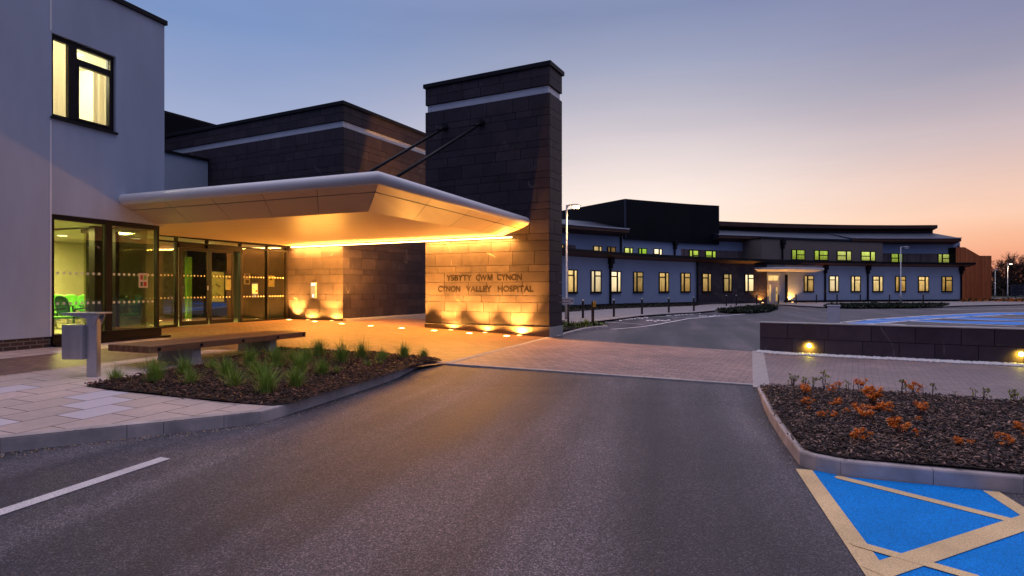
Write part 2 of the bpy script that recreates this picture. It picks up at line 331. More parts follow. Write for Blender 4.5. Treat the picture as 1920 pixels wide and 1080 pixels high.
# ---------------------------------------------------------------- mesh builder and object helpers
class MB:
    def __init__(s, theta=0.0):
        s.bm = bmesh.new(); s.th = theta; s.tl = None
    def _tint(s, faces, t):
        if s.tl is None: s.tl = s.bm.loops.layers.float_color.new('tint')
        for f in faces:
            for l in f.loops: l[s.tl] = (t, t, t, 1)
    def _xf(s, p): return p
    def quad(s, pts, mi=0, tint=None, smooth=False):
        f = s.bm.faces.new([s.bm.verts.new(p) for p in pts]); f.material_index = mi; f.smooth = smooth
        if tint is not None: s._tint([f], tint)
        return f
    def box(s, u0, u1, w0, w1, z0, z1, mi=0, tint=None, bev=0.0):
        return s.prism([(u0, w0), (u1, w0), (u1, w1), (u0, w1)], z0, z1, mi, tint, bev)
    def prism(s, poly, z0, z1, mi=0, tint=None, bev=0.0):
        a = sum(poly[i][0]*poly[(i+1) % len(poly)][1]-poly[(i+1) % len(poly)][0]*poly[i][1] for i in range(len(poly)))
        if a < 0: poly = poly[::-1]
        if tint is not None and s.tl is None: s.tl = s.bm.loops.layers.float_color.new('tint')
        zz0 = z0 if callable(z0) else (lambda x, y: z0); zz1 = z1 if callable(z1) else (lambda x, y: z1)
        b = [s.bm.verts.new((x, y, zz0(x, y))) for x, y in poly]; t = [s.bm.verts.new((x, y, zz1(x, y))) for x, y in poly]
        n = len(poly); fs = [s.bm.faces.new(b[::-1]), s.bm.faces.new(t)]
        for i in range(n): fs.append(s.bm.faces.new((b[i], b[(i+1) % n], t[(i+1) % n], t[i])))
        for f in fs: f.material_index = mi
        if tint is not None: s._tint(fs, tint)
        if bev:
            es = list({e for f in fs for e in f.edges})
            r = bmesh.ops.bevel(s.bm, geom=es, offset=bev, segments=2, profile=0.5, affect='EDGES')
            for f in r['faces']: f.material_index = mi
            return []
        return fs
    def obox(s, c, t, n, a0, a1, b0, b1, z0, z1, mi=0, tint=None):  # oriented box: a along t, b along n
        P = [(c[0]+t[0]*a+n[0]*b, c[1]+t[1]*a+n[1]*b) for a, b in ((a0, b0), (a1, b0), (a1, b1), (a0, b1))]
        return s.prism(P, z0, z1, mi, tint)
    def tube(s, pts, r, n=8, mi=0, smooth=True, caps=True):
        pts = [Vector(p) for p in pts]; rings = []
        for i, p in enumerate(pts):
            d = (pts[min(i+1, len(pts)-1)]-pts[max(i-1, 0)]).normalized()
            a = d.cross(Vector((0, 0, 1)))
            if a.length < 1e-3: a = d.cross(Vector((1, 0, 0)))
            a.normalize(); b = d.cross(a).normalized(); rr = r[i] if isinstance(r, (list, tuple)) else r
            rings.append([s.bm.verts.new(p+(a*math.cos(k*2*math.pi/n)+b*math.sin(k*2*math.pi/n))*rr) for k in range(n)])
        for A, B in zip(rings, rings[1:]):
            for k in range(n):
                f = s.bm.faces.new((A[k], A[(k+1) % n], B[(k+1) % n], B[k])); f.smooth = smooth; f.material_index = mi
        if caps:
            for q in (rings[0], rings[-1]):
                f = s.bm.faces.new(q); f.material_index = mi
    def lathe(s, c, prof, n=20, mi=0, smooth=True):                  # prof: (radius, z)
        rings = [[s.bm.verts.new((c[0]+r*math.cos(k*2*math.pi/n), c[1]+r*math.sin(k*2*math.pi/n), c[2]+z)) for k in range(n)] for r, z in prof]
        for A, B in zip(rings, rings[1:]):
            for k in range(n):
                f = s.bm.faces.new((A[k], A[(k+1) % n], B[(k+1) % n], B[k])); f.smooth = smooth; f.material_index = mi
        for q in (rings[0], rings[-1]):
            f = s.bm.faces.new(q); f.material_index = mi
    def sweep(s, rows, mi=0, smooth=False, closed=True):             # rows: equal-length lists of 3-D points, closed profile
        V = [[s.bm.verts.new(p) for p in r] for r in rows]; n = len(V[0])
        for A, B in zip(V, V[1:]):
            for k in range(n if closed else n-1):
                f = s.bm.faces.new((A[k], A[(k+1) % n], B[(k+1) % n], B[k])); f.smooth = smooth; f.material_index = mi
        if closed:
            for q in (V[0], V[-1][::-1]):
                f = s.bm.faces.new(q); f.material_index = mi
    def build(s, name, mats, parent=None, base=None, recalc=True):
        if not isinstance(mats, (list, tuple)): mats = [mats]
        if recalc: bmesh.ops.recalc_face_normals(s.bm, faces=s.bm.faces)
        if parent is not None: off = BASE[parent.name]
        else:
            if base is None:
                xs = [v.co for v in s.bm.verts]
                base = (sum(v.x for v in xs)/len(xs), sum(v.y for v in xs)/len(xs), min(v.z for v in xs))
            off = base
        o3 = Vector(off[:3])
        for v in s.bm.verts: v.co -= o3
        me = bpy.data.meshes.new(name); s.bm.to_mesh(me); s.bm.free()
        for m in mats: me.materials.append(MT[m] if isinstance(m, str) else m)
        o = bpy.data.objects.new(name, me); COL.objects.link(o)
        BASE[o.name] = off
        if parent is not None: o.parent = parent
        else:
            x, y = uw(s.th, off[0], off[1]); o.location = (x, y, off[2]); o.rotation_euler = (0, 0, -s.th)
        return o
BASE = {}
def tag(o, label=None, cat=None, group=None, kind=None):
    if label: o['label'] = label
    if cat: o['category'] = cat
    if group: o['group'] = group
    if kind: o['kind'] = kind
    return o
def thing(name, label, cat, base, theta=0.0, group=None):
    o = bpy.data.objects.new(name, None); COL.objects.link(o)
    x, y = uw(theta, base[0], base[1]); o.location = (x, y, base[2]); o.rotation_euler = (0, 0, -theta)
    o.empty_display_size = 0.3
    BASE[o.name] = base; return tag(o, label, cat, group)
def dup(root, loc, rotz=None, scale=None, label=None, group=None):
    r = root.copy(); COL.objects.link(r); r.location = loc
    if rotz is not None: r.rotation_euler = (0, 0, rotz)
    if scale is not None: r.scale = scale if isinstance(scale, tuple) else (scale,)*3
    if label: r['label'] = label
    if group: r['group'] = group
    for ch in list(root.children):
        c = ch.copy(); COL.objects.link(c); c.parent = r
        for g in ch.children:
            d = g.copy(); COL.objects.link(d); d.parent = c
    return r
def struct(o): o['kind'] = 'structure'; return o
def lamp(name, kind, loc, energy, color, parent=None, size=0.05, spot=None, blend=0.5, rot=(0, 0, 0), sx=None, sy=None):
    l = bpy.data.lights.new(name, kind); l.energy = energy; l.color = color
    if kind == 'SPOT': l.spot_size = spot; l.spot_blend = blend; l.shadow_soft_size = size
    elif kind == 'POINT': l.shadow_soft_size = size
    elif kind == 'AREA':
        l.shape = 'RECTANGLE'; l.size = sx; l.size_y = sy
    o = bpy.data.objects.new(name, l); COL.objects.link(o)
    o.rotation_euler = rot; o.location = loc
    if parent is not None: o.parent = parent
    return o

def sheet(name, pts, zf, mat, step=0.6, rng=None, th=0.0, coarse=None):
    bm = bmesh.new(); vs = [bm.verts.new((x, y, 0)) for x, y in pts]
    f = bm.faces.new(vs); bmesh.ops.triangulate(bm, faces=[f])
    xs = [p[0] for p in pts]; ys = [p[1] for p in pts]
    def cuts(lo, hi, fine):
        out = []; c = lo
        while c < hi:
            st = step if (fine[0] <= c <= fine[1]) else (coarse or step)
            c += st; out.append(c)
        return out
    fx, fy = ((-16, 12), (0, 28))
    for ax, cs in ((0, cuts(min(xs), max(xs), fx)), (1, cuts(min(ys), max(ys), fy))):
        for c in cs:
            no = (1, 0, 0) if ax == 0 else (0, 1, 0); co = (c, 0, 0) if ax == 0 else (0, c, 0)
            bmesh.ops.bisect_plane(bm, geom=bm.verts[:]+bm.edges[:]+bm.faces[:], plane_co=co, plane_no=no)
    for v in bm.verts: v.co.z = zf(v.co.x, v.co.y)
    bmesh.ops.recalc_face_normals(bm, faces=bm.faces)
    for fc in bm.faces:
        if fc.normal.z < 0: fc.normal_flip()
    me = bpy.data.meshes.new(name); bm.to_mesh(me); bm.free(); me.materials.append(MT[mat])
    o = bpy.data.objects.new(name, me); COL.objects.link(o); return o

def resample(pts, step):
    out = [Vector(pts[0])]
    for a, b in zip(pts, pts[1:]):
        a, b = Vector(a), Vector(b); n = max(1, round((b-a).length/step))
        out += [a.lerp(b, (k+1)/n) for k in range(n)]
    return out
def kerb(name, pts, width, ztop, zbot, mat='kerb_concrete', stone=0.92, side=1, gap=0.005):
    P = resample([p[:2] for p in pts], stone); mb = MB()
    nrm = []
    for i in range(len(P)):
        d0 = (P[i]-P[i-1]).normalized() if i > 0 else None; d1 = (P[i+1]-P[i]).normalized() if i < len(P)-1 else None
        d = d0 if d1 is None else d1 if d0 is None else (d0+d1).normalized()
        n = Vector((-d.y, d.x))*side
        k = 1.0 if (d0 is None or d1 is None) else 1/max(0.5, Vector((-d1.y, d1.x)).dot(n*side))
        nrm.append(n*k)
    for i in range(len(P)-1):
        a, b = P[i], P[i+1]; t = (b-a).normalized(); rows = []
        for p, n in ((a+t*gap*0.5, nrm[i]), (b-t*gap*0.5, nrm[i+1])):
            f = p; bk = p+n*width; ft = p+n*0.022
            zt = ztop(*p); zb = zbot(*p)-0.06; ch = min(0.02, max(0.002, (zt-zb-0.06)*0.3))
            rows.append([(f.x, f.y, zb), (bk.x, bk.y, zb), (bk.x, bk.y, zt), (ft.x, ft.y, zt), (lerp(f.x, ft.x, .3), lerp(f.y, ft.y, .3), zt-ch*0.3), (f.x, f.y, zt-ch)])
        mb.sweep(rows)
    return struct(mb.build(name, mat))

# ================================================================ GROUND
def bedZ(x, y): return G(x, y)
sheet('ground', [(-400, -120), (500, -120), (500, 700), (-400, 700)], lambda x, y: -0.45 if y < 30 else -0.06, 'grass_ground', 60, coarse=60)['kind'] = 'structure'
struct(sheet('road', [(-26, -12), (70, -12), (95, 100), (-8, 100), (-8, 27), (-26, 15)], RD, 'asphalt', 0.5, coarse=3.0))
# left pavement line (kerb front top edge), measured then laid out on the ground
kl_px = [(-260, 868), (0, 823), (238, 798.6), (307, 792), (420, 780), (488, 773)]
kl2_px = [(488, 773), (560, 752), (688.6, 713), (760, 691), (796, 681.5), (815, 680.5), (838, 681.5)]
KL = [ground_at(*p) for p in kl_px]; KL2 = [ground_at(*p) for p in kl2_px]
TBL_FAR = [ground_at(1050, 637), ground_at(1425, 660)]
PIL_R = uw(TB, -6.73, 15.36)
KLfull = KL+KL2[1:]
def edge_curve(i): return KLfull[i]
def fz(d): return lambda x, y: G(x, y)+d
# plaza brick: from the buildings out to the divider strip
PLZ = [uw(TW, -16.0, -3.0), uw(TW, -9.72, -3.0), uw(TW, -9.72, 9.2), KLfull[-4], KLfull[-1], PIL_R, uw(TB, -6.73, 17.0), uw(TB, -16.5, 24.5), uw(TB, -21, 18)]
struct(sheet('plaza_paving', PLZ, fz(0.004), 'plaza_brick', 0.5))
# stone flags on the near pavement
FL = [uw(TW, -9.72, -3.0), uw(TW, -9.72, 9.2)]+[ground_at(*p) for p in ((640, 655), (625, 660.5), (525, 655.5), (440, 671.5), (386, 685), (306, 698.5), (160, 726), (219, 734.5), (328, 745.5), (420, 755.5), (510, 762.5))]+KL[::-1]
struct(sheet('pavement', FL, fz(0.009), 'flags', 0.5))
sf = [uw(TW, -12.34, -3), uw(TW, -11.42, -3), uw(TW, -11.42, 10.2), uw(TW, -12.34, 10.2)]
struct(sheet('footpath', sf, fz(0.010), 'flags', 0.5))
kerb('kerb_straight', KL, 0.125, lambda x, y: G(x, y)+0.013, RD, side=1)
def kl2top(x, y): return G(x, y)+0.013
kerb('kerb_bed', KL2, 0.16, kl2top, RD, stone=0.9, side=1)
# raised brick table between the two carriageways
TB_POLY = [KLfull[-1], ground_at(1420, 722), ground_at(1425, 660), ground_at(1050, 637), PIL_R]
struct(sheet('table_paving', TB_POLY, fz(0.006), 'table_brick', 0.5))
def strip_along(name, a, b, width, dz, mat, stone=0.6):
    a, b = Vector(a), Vector(b); t = (b-a).normalized(); n = Vector((-t.y, t.x)); mb = MB()
    P = resample([a, b], stone)
    for p, q in zip(P, P[1:]):
        p2, q2 = p+t*0.004, q-t*0.004
        c = [p2-n*width/2, q2-n*width/2, q2+n*width/2, p2+n*width/2]
        mb.prism([tuple(k) for k in c], lambda x, y: G(x, y)-0.05, lambda x, y: G(x, y)+dz)
    return struct(mb.build(name, mat))
strip_along('paving_edge', KLfull[-1], PIL_R, 0.12, 0.010, 'strip_stone')
strip_along('paving_edge', KLfull[-1], ground_at(1420, 722), 0.12, 0.009, 'strip_stone')
strip_along('paving_edge', ground_at(1428, 728), ground_at(1421, 659), 0.26, 0.012, 'strip_stone', 0.42)
# right hand paving and planting bed
WL0, WL1 = ground_at(1425.7, 658.9), ground_at(1920, 684.6)
wd = (Vector(WL1)-Vector(WL0)).normalized(); wnrm = Vector((-wd.y, wd.x))
WALLEND = Vector(WL0)+wd*11.0
bedtop = [ground_at(1440, 727), ground_at(1532, 731), ground_at(1683, 740), ground_at(1798, 749), ground_at(1920, 759), ground_at(2150, 778)]
SP = [ground_at(1424, 724), ground_at(1423, 660), tuple(Vector(WL0)+wnrm*0.2), tuple(WALLEND+wnrm*0.2), (WALLEND.x+0.5, 6.0)]+bedtop[::-1]
struct(sheet('side_paving', SP, fz(0.006), 'side_brick', 0.5))
kr_px = [(1420, 727), (1443, 771), (1468, 808), (1487, 832), (1500, 848)]
KR = [ground_at(*p) for p in kr_px]
KRc = [ground_at(1500, 848), ground_at(1530, 857), ground_at(1576, 866)]
KR3 = [ground_at(1576, 866), ground_at(1750, 882), ground_at(1920, 897), ground_at(2300, 925)]
kerb('kerb_side', KR, 0.125, lambda x, y: G(x, y)+0.013, RD, side=1, stone=0.9)
kerb('kerb_corner', KRc, 0.14, lambda x, y: G(x, y)+0.016, RD, side=1, stone=0.6, gap=0.003)
kerb('kerb_bay', KR3, 0.125, lambda x, y: G(x, y)+0.013, RD, side=1, stone=0.92)
BR = [tuple(Vector(p)+Vector((0.06, 0.03))) for p in KR]+[tuple(Vector(p)+Vector((0.03, 0.07))) for p in KRc[1:]]+[tuple(Vector(p)+Vector((0, 0.07))) for p in KR3[1:]]+bedtop[::-1]
def mound(amp, sc=1.6): return lambda x, y: G(x, y)+0.006+amp*(0.5+0.5*noise.noise((x*sc, y*sc, 3.1)))
struct(sheet('planting_bed', BR, mound(0.045), 'soil', 0.25))
BL_px = [(160, 726), (306, 698), (386, 684.5), (440, 671), (525, 655), (617, 659), (700, 664), (793, 671.5), (826, 680), (796, 683.5), (690, 716.5), (560, 757), (514, 763), (420, 756), (328, 746), (219, 735)]
BLp = [ground_at(*p) for p in BL_px]
struct(sheet('planting_bed', BLp, mound(0.05), 'soil', 0.25))

def in_poly(x, y, P):
    c = False
    for i in range(len(P)):
        (x1, y1), (x2, y2) = P[i], P[i-1]
        if (y1 > y) != (y2 > y) and x < (x2-x1)*(y-y1)/(y2-y1)+x1: c = not c
    return c
def chips(name, P, n, zf, mat, label, seed, big=1.0, dk=2.8):
    rnd = random.Random(seed); mb = MB(); tl = mb.bm.loops.layers.float_color.new('tint'); mb.tl = tl
    xs = [p[0] for p in P]; ys = [p[1] for p in P]; k = 0
    while k < n:
        x, y = rnd.uniform(min(xs), max(xs)), rnd.uniform(min(ys), max(ys))
        if not in_poly(x, y, P): continue
        k += 1; x += rnd.gauss(0, 0.025); y += rnd.gauss(0, 0.025)
        l = rnd.uniform(0.012, 0.040)*big; w = l*rnd.uniform(0.18, 0.45); a = rnd.uniform(0, math.pi); tilt = rnd.uniform(-0.5, 0.5); rl = rnd.uniform(-0.6, 0.6)
        M3 = Matrix.Translation((x, y, zf(x, y)+rnd.uniform(0.0, 0.035))) @ Matrix.Rotation(a, 4, 'Z') @ Matrix.Rotation(tilt, 4, 'Y') @ Matrix.Rotation(rl, 4, 'X')
        t = rnd.random()**dk; th = 0.006
        q = [M3 @ Vector(p) for p in ((-l, -w, 0), (l*0.9, -w*0.7, 0), (l, w, 0), (-l*0.85, w*0.8, 0), (-l*.9, -w*.8, th), (l*0.8, -w*0.6, th), (l*.9, w*.8, th), (-l*0.8, w*0.7, th))]
        v = [mb.bm.verts.new(p) for p in q]
        for idx in ((4, 5, 6, 7), (0, 1, 5, 4), (1, 2, 6, 5), (2, 3, 7, 6), (3, 0, 4, 7)):
            f = mb.bm.faces.new([v[i] for i in idx])
            for lp in f.loops: lp[tl] = (t, t, t, 1)
    o = mb.build(name, mat, recalc=False); tag(o, label, 'bark mulch', kind='stuff'); return o
chips('bark_mulch', BLp, 13000, mound(0.05), 'mulch', 'dark brown bark chips covering the grass bed by the bench', 3, 0.9)
BRv = [p for p in BR if p[0] < 8.5]
chips('bark_mulch', [p if p[0] < 9 else (9, p[1]) for p in BR], 21000, mound(0.045), 'mulch_grey', 'dark weathered bark chips covering the shrub bed behind the bay', 5, 0.8, 3.6)

# white and coloured road paint, 4 mm sheets
def paint(name, px, mat, fn=RD, dz=0.006, step=0.5, label=None):
    o = sheet(name, [ground_at(*p, fn=fn) for p in px], lambda x, y: fn(x, y)+dz, mat, step); return struct(o)

def wline(a, b, wdt, name, mat, fn=RD, dz=0.008, ext=0.0, roundend=False):
    a, b = Vector(a), Vector(b); t = (b-a).normalized(); n = Vector((-t.y, t.x))*wdt/2; a = a-t*ext; b = b+t*ext
    P = [a-n, b-n]
    if roundend: P += [b-n*.5+t*wdt*.3, b+n*.5+t*wdt*.3]
    P += [b+n, a+n]
    if roundend: P += [a+n*.5-t*wdt*.3, a-n*.5-t*wdt*.3]
    return struct(sheet(name, [tuple(p) for p in P], lambda x, y: fn(x, y)+dz, mat, 0.5))
gr = lambda px, py: ground_at(px, py, fn=RD)
wline(gr(310.5, 859.5), gr(-140, 1008), 0.12, 'road_marking', 'paint_white', dz=0.006)
bay = [gr(1500, 881), gr(1545, 884), gr(1576, 893.5), gr(1750, 910), gr(1862, 921), gr(1990, 1005), gr(1990, 1250), gr(1740, 1250), gr(1645, 1082)]
struct(sheet('bay_surface', bay, lambda x, y: RD(x, y)+0.003, 'paint_blue', 0.5))
wline(gr(1507, 881), gr(1667, 1110), 0.145, 'bay_line', 'paint_yellow', dz=0.006)
wline(gr(1573, 896), gr(1960, 993), 0.10, 'bay_line', 'paint_yellow', dz=0.0075, roundend=True)
wline(gr(1604, 1021), gr(1830, 1086), 0.095, 'bay_line', 'paint_yellow', dz=0.0105, roundend=True)
wline(gr(1640, 1075), gr(1960, 968), 0.165, 'bay_line', 'paint_yellow', dz=0.009)
wline(gr(1858, 922), gr(1980, 1000), 0.12, 'bay_line', 'paint_yellow', dz=0.006)

# ---- distant carriageway, parking strip, paths
gg = lambda px, py, dz=0.0: ground_at(px, py, fn=RD, dz=dz)
UP = lambda h: (lambda x, y: RD(x, y)+h)
def far_sheet(name, px, h, mat): return struct(sheet(name, [ground_at(*p, fn=UP(h)) for p in px], UP(h), mat, 1.5, coarse=3))
far_sheet('parking_strip', [(1117, 603.5), (1204, 592), (1254, 588.5), (1302, 586), (1345, 582), (1432, 582.5), (1290, 600), (1147, 618), (1140, 616)], 0.005, 'far_asphalt')
wline(gg(1146, 618), gg(1290, 598), 0.16, 'bay_line', 'paint_far_white', dz=0.012)
wline(gg(1290, 598), gg(1436, 585.5), 0.22, 'bay_line', 'paint_far_white', dz=0.012)
wline(gg(1117, 603), gg(1207, 608.5), 0.12, 'bay_line', 'paint_far_white', dz=0.012)
wline(gg(1204, 592), gg(1300, 597), 0.14, 'bay_line', 'paint_far_white', dz=0.012)
rnd = random.Random(4)
for cx, cy, w_, h_ in ((1162, 600, 42, 4.5), (1199, 596.5, 32, 3.2), (1234, 601.5, 46, 3.6), (1268, 591, 40, 3.0), (1300, 588.8, 26, 2.4), (1330, 592.5, 40, 2.6)):
    for k in range(7):     # worn bay symbols, seen as broken strokes
        x0 = cx-w_/2+w_*k/7+rnd.uniform(-1, 1); yy = cy+rnd.uniform(-h_*0.35, h_*0.35)-(k-3)*0.25
        struct(sheet('bay_symbol', [gg(x0, yy-h_*0.24), gg(x0+w_/7*0.9, yy-h_*0.28), gg(x0+w_/7*1.05, yy+h_*0.22), gg(x0+w_/7*.2, yy+h_*0.26)], lambda x, y: RD(x, y)+0.012, 'paint_far_white', 3))
# raised path in front of the far wing, left part
PATH_L = [(1045, 606), (1117, 602.3), (1204.6, 591.5), (1254.6, 588), (1302, 585.6), (1345, 581.5), (1420, 573.5), (1437, 571), (1420, 568.5), (1336, 570), (1300, 573), (1150, 578), (1045, 583)]
far_sheet('far_pavement', PATH_L, 0.10, 'far_path')
kerb('far_kerb', [gg(*p) for p in [(1117, 604), (1204.6, 593), (1254.6, 589.3), (1302, 586.8), (1345, 582.5)]], 0.15, UP(0.11), RD, stone=1.2, side=1)
PATH_R = [(1458, 570.5), (1500, 573), (1545, 575.5), (1600, 576), (1760, 575), (1800, 573), (1990, 569), (1990, 563), (1700, 565.5), (1520, 566.5), (1460, 567)]
far_sheet('far_pavement', PATH_R, 0.10, 'far_path')
kerb('far_kerb', [gg(*p) for p in [(1545, 576.7), (1600, 577.3), (1700, 577), (1774, 575), (1785, 573.5)]], 0.2, UP(0.11), RD, stone=1.6, side=1)
# small kerbed bed beside the pillar
sb_px = [(1046, 624), (1068, 618.5), (1100, 614.5), (1128, 612), (1141, 611.5)]
SBK = [ground_at(*p, fn=UP(0.11)) for p in sb_px]
kerb('bed_kerb', SBK, 0.14, lambda x, y: RD(x, y)+lerp(0.02, 0.12, sstep(1.3, 2.9, x)), RD, stone=0.9, side=1)
SBK2 = [ground_at(*p, fn=UP(0.11)) for p in [(1141, 611.5), (1136, 609.5), (1128, 607.5), (1117, 604)]]
kerb('bed_kerb', SBK2, 0.14, UP(0.12), RD, stone=0.8, side=1)
SBP = [ground_at(*p, fn=UP(0.10)) for p in [(1040, 622), (1068, 617), (1130, 611), (1136, 610), (1118, 606), (1092, 608), (1040, 607.5)]]
struct(sheet('planting_bed', SBP, UP(0.09), 'mulch_soil' if 'mulch_soil' in MT else 'soil', 0.8))
# blue bays of the far car park
def bays(px, mat, dz): far = struct(sheet('bay_surface', [gg(*p) for p in px], lambda x, y: RD(x, y)+dz, mat, 4, coarse=4)); return far
bays([(1577, 608), (1640, 599), (1740, 592.5), (1850, 587), (2100, 584), (2100, 588.5), (1880, 590.5), (1800, 595), (1720, 601), (1640, 607.5), (1630, 610)], 'paint_far_blue', 0.006)
bays([(1690, 602.5), (1800, 606), (1905, 609.5), (1990, 606), (1920, 604), (1800, 602.5), (1740, 600)], 'paint_far_blue', 0.006)
bays([(1760, 597), (1860, 600.5), (1990, 602), (2060, 600), (1900, 598), (1800, 594.5)], 'paint_far_blue', 0.006)
for a, b in (((1577, 604.5), (1650, 607)), ((1610, 600.5), (1690, 603)), ((1650, 597.5), (1735, 600)), ((1690, 594.8), (1775, 597)), ((1740, 592), (1830, 594.3)), ((1560, 606.5), (1640, 598.6)), ((1640, 598.6), (1740, 592)), ((1740, 592), (1860, 586.5)), ((1860, 586.5), (2050, 584)),
             ((1620, 609), (1720, 600.5)), ((1720, 600.5), (1800, 594.8)), ((1800, 594.8), (1900, 589.8)), ((1700, 602), (1905, 612)), ((1770, 597.5), (1990, 606)), ((1820, 593.5), (2060, 599)), ((1660, 607), (1720, 611.5)), ((1870, 590.5), (2060, 593)), ((1750, 581), (1990, 578))):
    wline(gg(*a), gg(*b), 0.30, 'bay_line', 'paint_far_white', dz=0.012)

# ================================================================ SLATE-CLAD WALLS
def row_levels(z0, z1):
    out = [z0]; k = 0; H = (0.40, 0.295, 0.20)
    while out[-1] < z1-0.05: out.append(min(z1, out[-1]+H[k % 3])); k += 1
    return out
def slabs(mb, axis, c, sgn, a0, a1, z0, z1, rnd, lmin=0.5, lmax=1.0, th=0.03, j=0.012, levels=None):
    Z = levels or row_levels(z0, z1)
    for za, zb in zip(Z, Z[1:]):
        if zb <= z0+0.01 or za >= z1-0.01: continue
        za, zb = max(za, z0), min(zb, z1)
        cut = [a0]; x = a0+rnd.uniform(0.25, lmax)
        while x < a1-lmin*0.7: cut.append(x); x += rnd.uniform(lmin, lmax)
        cut.append(a1)
        for p, q in zip(cut, cut[1:]):
            t = rnd.random(); d = th+rnd.uniform(-0.0015, 0.0015)
            lo, hi = (c, c+sgn*d) if sgn > 0 else (c-d, c)
            if axis == 'u': mb.box(p+j/2, q-j/2, lo, hi, za+j/2, zb-j/2, tint=t)
            else: mb.box(lo, hi, p+j/2, q-j/2, za+j/2, zb-j/2, tint=t)
LV = row_levels(0.498, 7.9)
def slate_volume(root, u0, u1, w0, w1, zb, zt_low, band, zt, faces, seed, coping_z):
    rnd = random.Random(seed); th = 0.03
    core = MB(TB); core.box(u0+0.075, u1-0.075, w0+0.075, w1-0.075, zb-0.3, coping_z-0.01); core.build('core', 'dark_metal', root)
    mb = MB(TB)
    lv = [z for z in LV if z < zt_low-0.08]+[zt_low]
    top = [band, band+0.28, zt] if zt-band > 0.3 else [band, zt]
    if lv[0] > zb: lv = [zb]+lv
    for Z in (lv, top):
        for fc in faces:
            if fc == 'f': slabs(mb, 'u', w0+th, -1, u0, u1, Z[0], Z[-1], rnd, levels=Z)
            if fc == 'b': slabs(mb, 'u', w1-th, 1, u0, u1, Z[0], Z[-1], rnd, levels=Z)
            if fc == 'r': slabs(mb, 'w', u1-th, 1, w0+th, w1-th, Z[0], Z[-1], rnd, levels=Z)
            if fc == 'l': slabs(mb, 'w', u0+th, -1, w0+th, w1-th, Z[0], Z[-1], rnd, levels=Z)
    mb.build('stone_cladding', 'slate', root)
    b = MB(TB); i = 0.055
    b.box(u0+i, u1-i, w0+i, w1-i, zt_low+0.005, band-0.005)
    n = max(2, int((u1-u0)/1.7))
    for k in range(n):      # visible fixings of the band
        uu = lerp(u0+0.2, u1-0.2, k/(n-1))
        for zz in (zt_low+0.05, band-0.05): b.tube([(uu, w0+i+0.002, zz), (uu, w0+i-0.004, zz)], 0.012, 6, mi=1)
    m2 = max(2, int((w1-w0)/1.6))
    for k in range(m2):
        ww = lerp(w0+0.2, w1-0.2, k/(m2-1))
        for zz in (zt_low+0.05, band-0.05): b.tube([(u1-i-0.002, ww, zz), (u1-i+0.004, ww, zz)], 0.012, 6, mi=1)
    b.build('metal_band', ['band_metal', 'dark_metal'], root)
    c = MB(TB); o = 0.055
    c.box(u0-o, u1+o, w0-o, w1+o, zt+0.002, coping_z, bev=0.008); c.build('coping', 'dark_metal', root)

pil = thing('stone_pillar', 'tall slate clad pillar carrying the raised hospital name letters', 'pillar', (-8.88, 15.8, 0.2), TB)
slate_volume(pil, -11.03, -6.73, 15.36, 16.31, 0.498, 7.19, 7.41, 7.95, 'frbl', 11, 8.08)
pb = MB(TB); pb.box(-11.05, -6.71, 15.34, 16.33, 0.05, 0.494, bev=0.006); pb.build('plinth', 'pale_plinth', pil)
rnd = random.Random(31); fp = MB(TB)
cu = [-11.03, -10.2, -9.15, -8.2, -7.25, -6.722]
for a, b in zip(cu, cu[1:]): fp.box(a+0.003, b-0.003, 15.318, 15.337, 0.06, 0.49, tint=rnd.random())
fp.build('plinth_facing', 'slate_lit', pil)
def lettering(words, zb, zt, label, strokes=()):
    bm = bmesh.new()
    for txt, px0, px1 in words:
        cu = bpy.data.curves.new('txt', 'FONT'); cu.body = txt; cu.size = 1; cu.extrude = 0.003; cu.offset = 0.020
        to = bpy.data.objects.new('txt', cu); COL.objects.link(to)
        bpy.context.view_layer.update()
        me = bpy.data.meshes.new_from_object(to.evaluated_get(bpy.context.evaluated_depsgraph_get()))
        xs = [v.co.x for v in me.vertices]; ys = [v.co.y for v in me.vertices]; x0, x1, y0, y1 = min(xs), max(xs), min(ys), max(ys)
        uu = []
        for px in (px0, px1):
            r = (px-960)/F_; uu.append((r*13.65-7.044)/(.8886+.4586*r))
        for v in me.vertices:
            zz = v.co.z
            v.co = Vector((lerp(uu[0], uu[1], (v.co.x-x0)/(x1-x0)), 15.354-zz, lerp(zb, zt, (v.co.y-y0)/(y1-y0))))
        bm.from_mesh(me); bpy.data.objects.remove(to); bpy.data.curves.remove(cu); bpy.data.meshes.remove(me)
    mb = MB(TB); mb.bm.free(); mb.bm = bm
    for px0, px1 in strokes:        # capital M with its V reaching the baseline
        ua, ub_ = [(((px-960)/F_)*13.65-7.044)/(.8886+.4586*((px-960)/F_)) for px in (px0, px1)]
        for P in ([(0, 0), (.19, 0), (.19, 1), (0, 1)], [(.81, 0), (1, 0), (1, 1), (.81, 1)], [(.19, 1), (.19, .62), (.42, 0), (.58, 0), (.30, 1)], [(.81, 1), (.70, 1), (.42, 0.0), (.58, 0.0), (.81, .62)]):
            for w_ in (15.351,):
                f = [bm.verts.new((lerp(ua, ub_, a), w_, lerp(zb, zt, b))) for a, b in P]; k = [bm.verts.new((v.co.x, 15.357, v.co.z)) for v in f]
                bm.faces.new(f); bm.faces.new(k[::-1])
                for i in range(len(f)): bm.faces.new((f[i], f[(i+1) % len(f)], k[(i+1) % len(f)], k[i]))
    o = mb.build('lettering', 'letter_steel', pil); o['label'] = label
lettering([('YSBYTY', 837, 884.7), ('CW', 892.3, 912.6), ('CYNON', 931.8, 978.6)], 1.835, 2.02, 'upper line of raised letters reading YSBYTY CWM CYNON', [(914.2, 923.4)])
